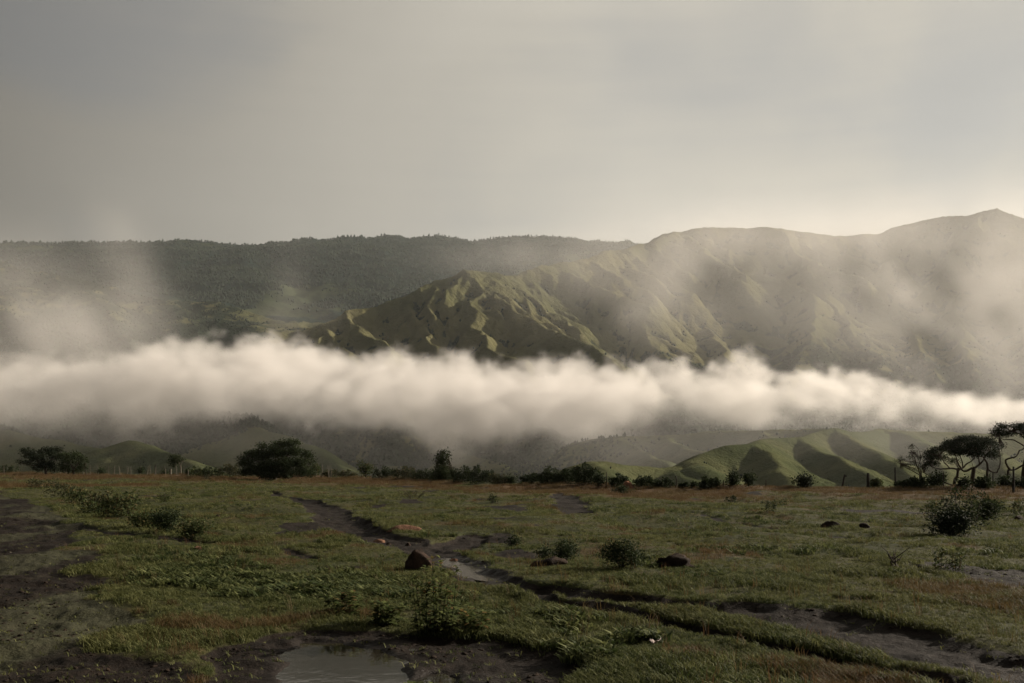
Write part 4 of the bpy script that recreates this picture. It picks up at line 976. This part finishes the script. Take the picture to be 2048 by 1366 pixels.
# ------------------------------------------------------------------ grass cover
def blade_tuft(name, mat, nb, h, spread, wid, seed, curve=0.5, leafy=False):
    rg = np.random.default_rng(seed); V = []; Q = []
    for i in range(nb):
        a = rg.uniform(0, 6.28); r = spread*math.sqrt(rg.random()); b = np.array((math.cos(a)*r, math.sin(a)*r, -0.01))
        a2 = rg.uniform(0, 6.28); d = np.array((math.cos(a2), math.sin(a2), 0)); hh = h*rg.uniform(.5, 1.15)
        s = np.array((-d[1], d[0], 0))*wid*rg.uniform(.7, 1.3)
        mid = b+d*hh*curve*.3+np.array((0, 0, hh*.6)); tip = b+d*hh*curve+np.array((0, 0, hh*(1-.25*curve)))
        n = len(V)
        if leafy: V += [b-s*.2, b+s*.2, mid+s, mid-s, tip+s*.25, tip-s*.25]
        else: V += [b-s*.5, b+s*.5, mid+s*.42, mid-s*.42, tip+s*.05, tip-s*.05]
        Q += [(n, n+1, n+2, n+3), (n+3, n+2, n+4, n+5)]
    me = mesh_np(name, np.array(V), np.array(Q), {}, False, mat)
    return bpy.data.objects.new(name, me)         # a source shape only, not part of the scene
def scatter(name, label, src, P3, scale, seed):
    rg = np.random.default_rng(seed)
    me = bpy.data.meshes.new(name); me.vertices.add(len(P3)); me.vertices.foreach_set('co', np.asarray(P3, np.float32).ravel())
    at = me.attributes.new('sc', 'FLOAT', 'POINT'); at.data.foreach_set('value', np.asarray(scale, np.float32))
    at = me.attributes.new('rz', 'FLOAT', 'POINT'); at.data.foreach_set('value', rg.uniform(0, 6.28, len(P3)).astype(np.float32))
    o = obj(name, me, kind='stuff', label=label)
    ng = bpy.data.node_groups.new(name+'_cover', 'GeometryNodeTree')
    ng.interface.new_socket('Geometry', in_out='INPUT', socket_type='NodeSocketGeometry'); ng.interface.new_socket('Geometry', in_out='OUTPUT', socket_type='NodeSocketGeometry')
    gi = ng.nodes.new('NodeGroupInput'); go = ng.nodes.new('NodeGroupOutput')
    ip = ng.nodes.new('GeometryNodeInstanceOnPoints'); oi = ng.nodes.new('GeometryNodeObjectInfo'); oi.inputs['Object'].default_value = src; oi.inputs['As Instance'].default_value = True
    na = ng.nodes.new('GeometryNodeInputNamedAttribute'); na.inputs['Name'].default_value = 'sc'
    nr = ng.nodes.new('GeometryNodeInputNamedAttribute'); nr.inputs['Name'].default_value = 'rz'
    cx = ng.nodes.new('ShaderNodeCombineXYZ'); ng.links.new(nr.outputs['Attribute'], cx.inputs[2])
    ng.links.new(gi.outputs[0], ip.inputs['Points']); ng.links.new(oi.outputs['Geometry'], ip.inputs['Instance'])
    ng.links.new(cx.outputs[0], ip.inputs['Rotation']); ng.links.new(na.outputs['Attribute'], ip.inputs['Scale'])
    ng.links.new(ip.outputs[0], go.inputs[0])
    md = o.modifiers.new('cover', 'NODES'); md.node_group = ng
    return o
def field_points(n, d0, d1, seed, A=33.0):
    rg = np.random.default_rng(seed); D = d0*(d1/d0)**rg.random(n); T = np.tan(np.radians(rg.uniform(-A, A, n)))
    X = D*T; Z, mud, dry, pale, over = ground_fields(X[None], D[None])
    return rg, X, D, Z[0], mud[0], dry[0], pale[0], over[0]
rg, X, Y, Z, mud, dry, pale, over = field_points(300000, 7.0, 165, 501)
nz = rg.random(len(X)); patch = fbm2(X/1.1, Y/1.6, 3, 71); big = fbm2(X/6, Y/8, 3, 72)
thin = sstep(0.36, 0.50, fbm2(X/0.8, Y/1.0, 3, 73))
ok = (over < -1.2) & (mud+0.25*(nz-0.5) < 0.42) & (nz < 0.25+0.75*thin)
isdry = ok & (dry > 0.35+0.5*rg.random(len(X)))
turf = ok & ~isdry
far = 0.85+np.clip((Y-20)/80, 0, 1.1)
ht = (0.5+0.75*sstep(0.42, 0.72, patch))*(0.75+0.5*big)
i1 = turf & (rg.random(len(X)) < 0.5); i2 = turf & ~i1
tuftA = blade_tuft('turf_source', M['turf'], 14, .085, .10, .010, 1, .9)
tuftB = blade_tuft('turf_source_tall', M['turf'], 12, .12, .09, .009, 2, .7)
tuftC = blade_tuft('dry_source', M['dry'], 13, .16, .10, .008, 3, .6)
for nm, lab, ix, src, sc in (('turf', 'short cropped green grass on the field', i1, tuftA, ht*far), ('grass', 'tufts of taller green grass on the field', i2, tuftB, ht*far), ('dry_grass', 'rusty dry grass on the field', isdry, tuftC, (0.6+0.7*patch)*far*(1+0.25*sstep(60, 120, Y)))):
    scatter(nm, lab, src, np.stack([X, Y, Z], -1)[ix], sc[ix], 601)
# broad leaved weeds over the left foreground and here and there
WEED = [(330,1120,.8),(450,1150,1.7),(560,1160,1.9),(690,1180,1.6),(770,1190,.9)]
WEED2 = [(930,1200,.5),(1000,1225,.8),(1100,1245,.8),(1250,1275,.5)]
rg, X, Y, Z, mud, dry, pale, over = field_points(160000, 8.0, 45, 502, 30)
w = np.maximum(1-sstep(.5, 1.1, poly_dist(X[None], Y[None], WEED)[0]), 0.45*(1-sstep(.4, 1.2, poly_dist(X[None], Y[None], WEED2)[0])))
w = np.maximum(w*(0.10+1.5*sstep(.36, .62, fbm2(X/.7, Y/.9, 3, 75))), 0.22*sstep(.68, .76, fbm2(X/2.2, Y/2.5, 3, 76)))
ok = (mud < .5) & (rg.random(len(X)) < w*0.55)
weed = blade_tuft('weed_source', M['broad'], 13, .14, .08, .015, 5, .8, True)
scatter('broad_weeds', 'broad leaved weeds in the left foreground', weed, np.stack([X, Y, Z], -1)[ok], ((0.25+1.0*fbm2(X/.8, Y/.8, 2, 77))*np.random.default_rng(8).uniform(.45, 1.35, len(X)))[ok], 602)
ok2 = (mud > .6) & (rg.random(len(X)) < 0.035) & (Z > WATER_Z+.01)
sprig = blade_tuft('sprig_source', M['turf'], 6, .05, .05, .008, 6, 1.0)
scatter('mud_sprigs', 'sparse sprigs of grass on the mud', sprig, np.stack([X, Y, Z], -1)[ok2], (0.6+0.8*rg.random(len(X)))[ok2], 603)
# thin pale stalks of old grass standing here and there
rg, X, Y, Z, mud, dry, pale, over = field_points(4200, 8.0, 130, 504, 32)
ok3 = (mud < .35) & (over < -1.5) & (fbm2(X/4, Y/5, 3, 79)+0.25*rg.random(len(X)) > .58)
stalk = blade_tuft('stalk_source', M['dry'], 6, .25, .05, .005, 7, .45)
scatter('dry_stalks', 'scattered thin stalks of old grass', stalk, np.stack([X, Y, Z], -1)[ok3], (0.5+0.7*rg.random(len(X)))[ok3], 605)
# clods and crumbs on the mud
def crumbs():
    rg, X, Y, Z, mud, dry, pale, over = field_points(60000, 6.5, 40, 503, 30)
    ok = (mud > .55) & (Z > WATER_Z+.02) & (fbm2(X/.9, Y/.9, 3, 78) > .54) & (rg.random(len(X)) < .5)
    src = bpy.data.objects.new('clod_source', blob_mesh('clod_source', .026, .02, .012, 9, M['clod'], .55, 2))
    scatter('mud_clods', 'crumbs and clods of dark mud', src, np.stack([X, Y, Z], -1)[ok], (0.25+1.5*rg.random(len(X))**4)[ok], 604)
crumbs()


# ------------------------------------------------------------------ air: even haze, and the fog bank with its drifting mist
def closed_box(name, lo, hi, mat):
    x0, y0, z0 = lo; x1, y1, z1 = hi
    v = [(x0,y0,z0),(x1,y0,z0),(x1,y1,z0),(x0,y1,z0),(x0,y0,z1),(x1,y0,z1),(x1,y1,z1),(x0,y1,z1)]
    f = [(0,3,2,1),(4,5,6,7),(0,1,5,4),(1,2,6,5),(2,3,7,6),(3,0,4,7)]
    me = bpy.data.meshes.new(name); me.from_pydata(v, [], f); me.materials.append(mat); return me
def vol_mat(name, density, color, aniso, from_grid=False):
    m, nt = new_mat(name)
    v = nt.nodes.new('ShaderNodeVolumePrincipled')
    v.inputs['Color'].default_value = (*color, 1); v.inputs['Density'].default_value = density; v.inputs['Anisotropy'].default_value = aniso
    if from_grid: v.inputs['Density Attribute'].default_value = 'density'
    else: v.inputs['Density Attribute'].default_value = ''
    o = nt.nodes.new('ShaderNodeOutputMaterial'); nt.links.new(v.outputs[0], o.inputs['Volume']); return m
HAZE_D = 2.2e-5
zmax = max(float(t[2].max()) for t in TER.values())
zmin = min(float(t[2].min()) for t in TER.values())
xmax = max(float(np.abs(t[0]).max()) for t in TER.values())
haze = obj('haze', closed_box('haze', (-xmax-200, -150, min(zmin, -80)-1), (xmax+200, 8700, zmax+40), vol_mat('haze_air', HAZE_D, (0.86, 0.90, 0.90), 0.30)), kind='stuff', label='thin warm haze filling the valley air')

def grid(fx, fy, fz, nx, ny, nz):
    x = np.linspace(*fx, nx, dtype=np.float32); y = np.linspace(*fy, ny, dtype=np.float32); z = np.linspace(*fz, nz, dtype=np.float32)
    Zg, Yg, Xg = np.meshgrid(z, y, x, indexing='ij'); return x, Xg, Yg, Zg
BFX, BFY, BFZ, BN = (-1350, 1350), (965, 1450), (-10, 200), (540, 50, 48)
def bank_density():
    x, Xg, Yg, Zg = grid(BFX, BFY, BFZ, *BN); D = 1200.0
    top = [(-400,650),(0,705),(150,708),(280,712),(340,702),(385,684),(430,700),(470,692),(520,676),(560,688),(640,694),(700,708),(800,703),(880,710),(930,702),(975,732),(1045,744),(1080,714),(1160,706),(1200,726),(1260,728),(1330,718),(1400,744),(1440,722),(1475,708),(1515,754),(1580,738),(1680,742),(1760,752),(1830,756),(1900,770),(1980,788),(2060,806),(2300,835)]
    bot = [(-400,900),(0,872),(200,866),(350,858),(500,845),(700,842),(790,860),(870,890),(930,905),(980,892),(1050,872),(1120,884),(1200,872),(1290,852),(1500,848),(1700,848),(1900,852),(2060,862),(2300,872)]
    tx = np.array([(p[0]-1024)/F*D for p in top]); tz = np.array([CAMZ-(p[1]-HZ)/F*D for p in top])
    bx = np.array([(p[0]-1024)/F*D for p in bot]); bz = np.array([CAMZ-(p[1]-HZ)/F*D for p in bot])
    wx = Xg + 30*(vnoise3(Xg/60, Yg/60, Zg/60, 331)-0.5)
    n1 = fbm3(wx/95, Yg/95, Zg/60, 2, 301, 0.5)-0.5
    n2 = fbm3(wx/36, Yg/36, Zg/30, 2, 311, 0.55)-0.5
    n3 = fbm3(wx/15, Yg/18, Zg/13, 2, 321, 0.6)-0.5
    zt = np.interp(x, tx, tz).astype(np.float32)[None, None, :]; zb = np.interp(x, bx, bz).astype(np.float32)[None, None, :]
    yc = 1205 + 30*np.sin(x/330)[None, None, :]
    # each hump of the top is a puff of its own, not a roll right through the bank
    kx = np.exp(-np.linspace(-2.5, 2.5, 61)**2); kx /= kx.sum()
    zs = np.convolve(np.pad(zt.ravel(), 30, mode='edge'), kx, mode='valid').astype(np.float32)[None, None, :]
    py_ = 1180 + 150*(vnoise2(x/70, x*0, 341)-0.5)[None, None, :]
    zt = zs - 6 + (zt-zs+6)*np.exp(-((Yg-py_)/65)**2)
    dome = 1-np.clip(np.abs(Yg-yc)/225, 0, 1)**2
    zt_l = zt - (1-dome)*60
    bill = 1-np.abs(n2*2)*1.6                                          # rounded billows
    up = sstep(0, 1, (zt_l - Zg + n1*26 + n2*30 + (bill-0.6)*6 + n3*44 - 2)/13)
    dn = sstep(-0.1, 1, (Zg - zb + n1*60 + n2*40 + n3*30)/(50-10*sstep(150, 500, Xg)))
    slab = sstep(0, 0.3, dome + n1*0.4 + n2*0.3)
    left = sstep(-330, -640, Xg)
    rho = up*dn**1.4*slab*(0.0098-0.0056*left)*np.clip(1+2.4*n1+2.2*n2+2.4*n3, 0.08, 2.4)
    ez = sstep(BFY[0], BFY[0]+25, Yg)*sstep(BFY[1], BFY[1]-25, Yg)*sstep(BFZ[0], BFZ[0]+12, Zg)*sstep(BFZ[1], BFZ[1]-12, Zg)
    return (100.0*rho*ez).astype(np.float32).ravel()                   # stored per 100 m
MFX, MFY, MFZ, MN = (-1500, 1500), (640, 1780), (-50, 500), (215, 65, 66)
def mist_density():
    x, Xg, Yg, Zg = grid(MFX, MFY, MFZ, *MN)
    n3 = fbm3(Xg/120, Yg/140, Zg/100, 4, 421, 0.58)-0.5
    n1 = fbm3((Xg+0.35*Zg)/45, Yg/60, Zg/70, 3, 401, 0.55)-0.5
    rho = np.zeros_like(Xg)
    # centre px, py, D, radii in metres x, y, z, density
    V = [(30,690,1250,150,120,62,.0062),(-60,600,1300,130,120,68,.0042),(150,650,1300,70,90,56,.0034),(262,560,1420,30,70,70,.0032),(225,480,1480,34,70,42,.0026),(300,650,1420,40,60,30,.002),(590,565,1480,26,60,60,.0020),(650,622,1480,26,50,22,.0024),(560,640,1450,30,50,20,.002),
         (1310,575,1450,80,110,55,.0040),(1250,650,1400,45,90,34,.0022),(1400,515,1500,120,110,42,.0040),(1530,530,1450,70,90,36,.0026),(1180,535,1500,110,100,30,.0022),(1010,512,1600,110,80,22,.0018),(590,565,1480,10,60,10,.0),
         (1960,590,1350,110,130,80,.0050),(1830,610,1400,70,100,50,.0042),(2070,700,1250,80,130,95,.0040),(2080,540,1400,130,120,70,.0030),(1790,520,1500,110,100,46,.0052),(1660,500,1550,120,90,30,.0036),(1920,700,1300,50,90,30,.0022),
         (930,885,1120,45,70,38,.0055),(1180,862,1120,50,80,24,.0045),(60,850,1120,160,120,36,.0020),(500,880,1080,110,80,24,.0014),(740,880,1080,90,80,26,.0012),
         (900,930,900,170,110,30,.0005),(1200,900,950,150,110,28,.0004),(1500,880,880,170,90,28,.0009),(1780,885,760,130,70,28,.0014),(1330,905,760,130,70,22,.0006)]
    for a, b, d, rx, ry, rz, den in V:
        if a > 1150 and b < 720: rx, rz, ry, d, den = rx*1610/d, rz*1610/d, 62, 1610, den*1.25      # hangs well behind the bank
        c = P(a, b, d)
        q = ((Xg-c[0])/rx)**2 + ((Yg-c[1])/ry)**2 + ((Zg-c[2])/rz)**2
        rho = rho + 0.42*den*np.exp(-q)*np.clip(0.9+4.2*n3+2.2*n1, 0.0, 3.2)
    for a, b, d, rx, ry, rz, den in [(1350,560,1610,175,60,88,.0036),(1650,590,1610,195,60,108,.0042),(1950,600,1610,230,62,125,.0046),(1120,560,1600,120,60,45,.0020),(1400,480,1640,220,55,42,.0042),(1700,475,1640,230,55,40,.0042),(1960,440,1640,180,55,45,.0036)]:
        c = P(a, b, d)                                                 # even veil before the right mountain
        q = ((Xg-c[0])/rx)**2 + ((Yg-c[1])/ry)**2 + ((Zg-c[2])/rz)**2
        rho = rho + 0.5*den*np.exp(-q)*np.clip(1.0+1.3*n3+0.8*n1, 0.0, 2)
    ez = sstep(MFZ[1], MFZ[1]-40, Zg)*sstep(MFY[0], MFY[0]+40, Yg)*sstep(MFY[1], MFY[1]-60, Yg)*sstep(MFX[0], MFX[0]+60, Xg)*sstep(MFX[1], MFX[1]-60, Xg)
    return (100.0*rho*ez).astype(np.float32).ravel()
def volume_thing(name, label, rho, fx, fy, fz, n, mat):
    me = bpy.data.meshes.new(name)
    me.vertices.add(len(rho)); at = me.attributes.new('rho', 'FLOAT', 'POINT'); at.data.foreach_set('value', rho)
    o = obj(name, me, kind='stuff', label=label)
    ng = bpy.data.node_groups.new(name+'_volume', 'GeometryNodeTree')
    ng.interface.new_socket('Geometry', in_out='INPUT', socket_type='NodeSocketGeometry')
    ng.interface.new_socket('Geometry', in_out='OUTPUT', socket_type='NodeSocketGeometry')
    gi = ng.nodes.new('NodeGroupInput'); go = ng.nodes.new('NodeGroupOutput')
    pos = ng.nodes.new('GeometryNodeInputPosition'); sx = ng.nodes.new('ShaderNodeSeparateXYZ'); ng.links.new(pos.outputs[0], sx.inputs[0])
    def idx(sock, lo, hi, k):
        a = mth(ng, 'SUBTRACT', sock, lo); a = mth(ng, 'MULTIPLY', a, (k-1)/(hi-lo)); return mth(ng, 'ROUND', a)
    ii = mth(ng, 'MULTIPLY_ADD', idx(sx.outputs[1], *fy, n[1]), float(n[0]), idx(sx.outputs[0], *fx, n[0]))
    ii = mth(ng, 'MULTIPLY_ADD', idx(sx.outputs[2], *fz, n[2]), float(n[0]*n[1]), ii)
    f2i = ng.nodes.new('FunctionNodeFloatToInt'); ng.links.new(ii, f2i.inputs[0])
    na = ng.nodes.new('GeometryNodeInputNamedAttribute'); na.data_type = 'FLOAT'; na.inputs['Name'].default_value = 'rho'
    si = ng.nodes.new('GeometryNodeSampleIndex'); si.data_type = 'FLOAT'; si.domain = 'POINT'; si.clamp = True
    ng.links.new(gi.outputs[0], si.inputs['Geometry']); ng.links.new(na.outputs['Attribute'], si.inputs['Value']); ng.links.new(f2i.outputs[0], si.inputs['Index'])
    vc = ng.nodes.new('GeometryNodeVolumeCube')
    ng.links.new(si.outputs[0], vc.inputs['Density'])
    vc.inputs['Min'].default_value = (fx[0], fy[0], fz[0]); vc.inputs['Max'].default_value = (fx[1], fy[1], fz[1])
    for ax, k in zip('XYZ', n): vc.inputs['Resolution '+ax].default_value = k
    sm = ng.nodes.new('GeometryNodeSetMaterial'); sm.inputs['Material'].default_value = mat
    ng.links.new(vc.outputs[0], sm.inputs[0]); ng.links.new(sm.outputs[0], go.inputs[0])
    md = o.modifiers.new('volume', 'NODES'); md.node_group = ng
    return o
fog_mat = vol_mat('fog_vapour', 0.01, (0.955, 0.918, 0.888), 0.22, True)
volume_thing('fog_bank', 'long pale bank of fog lying across the valley', bank_density(), BFX, BFY, BFZ, BN, fog_mat)
volume_thing('mist', 'thin veils of mist drifting before the mountains', mist_density(), MFX, MFY, MFZ, MN, fog_mat)
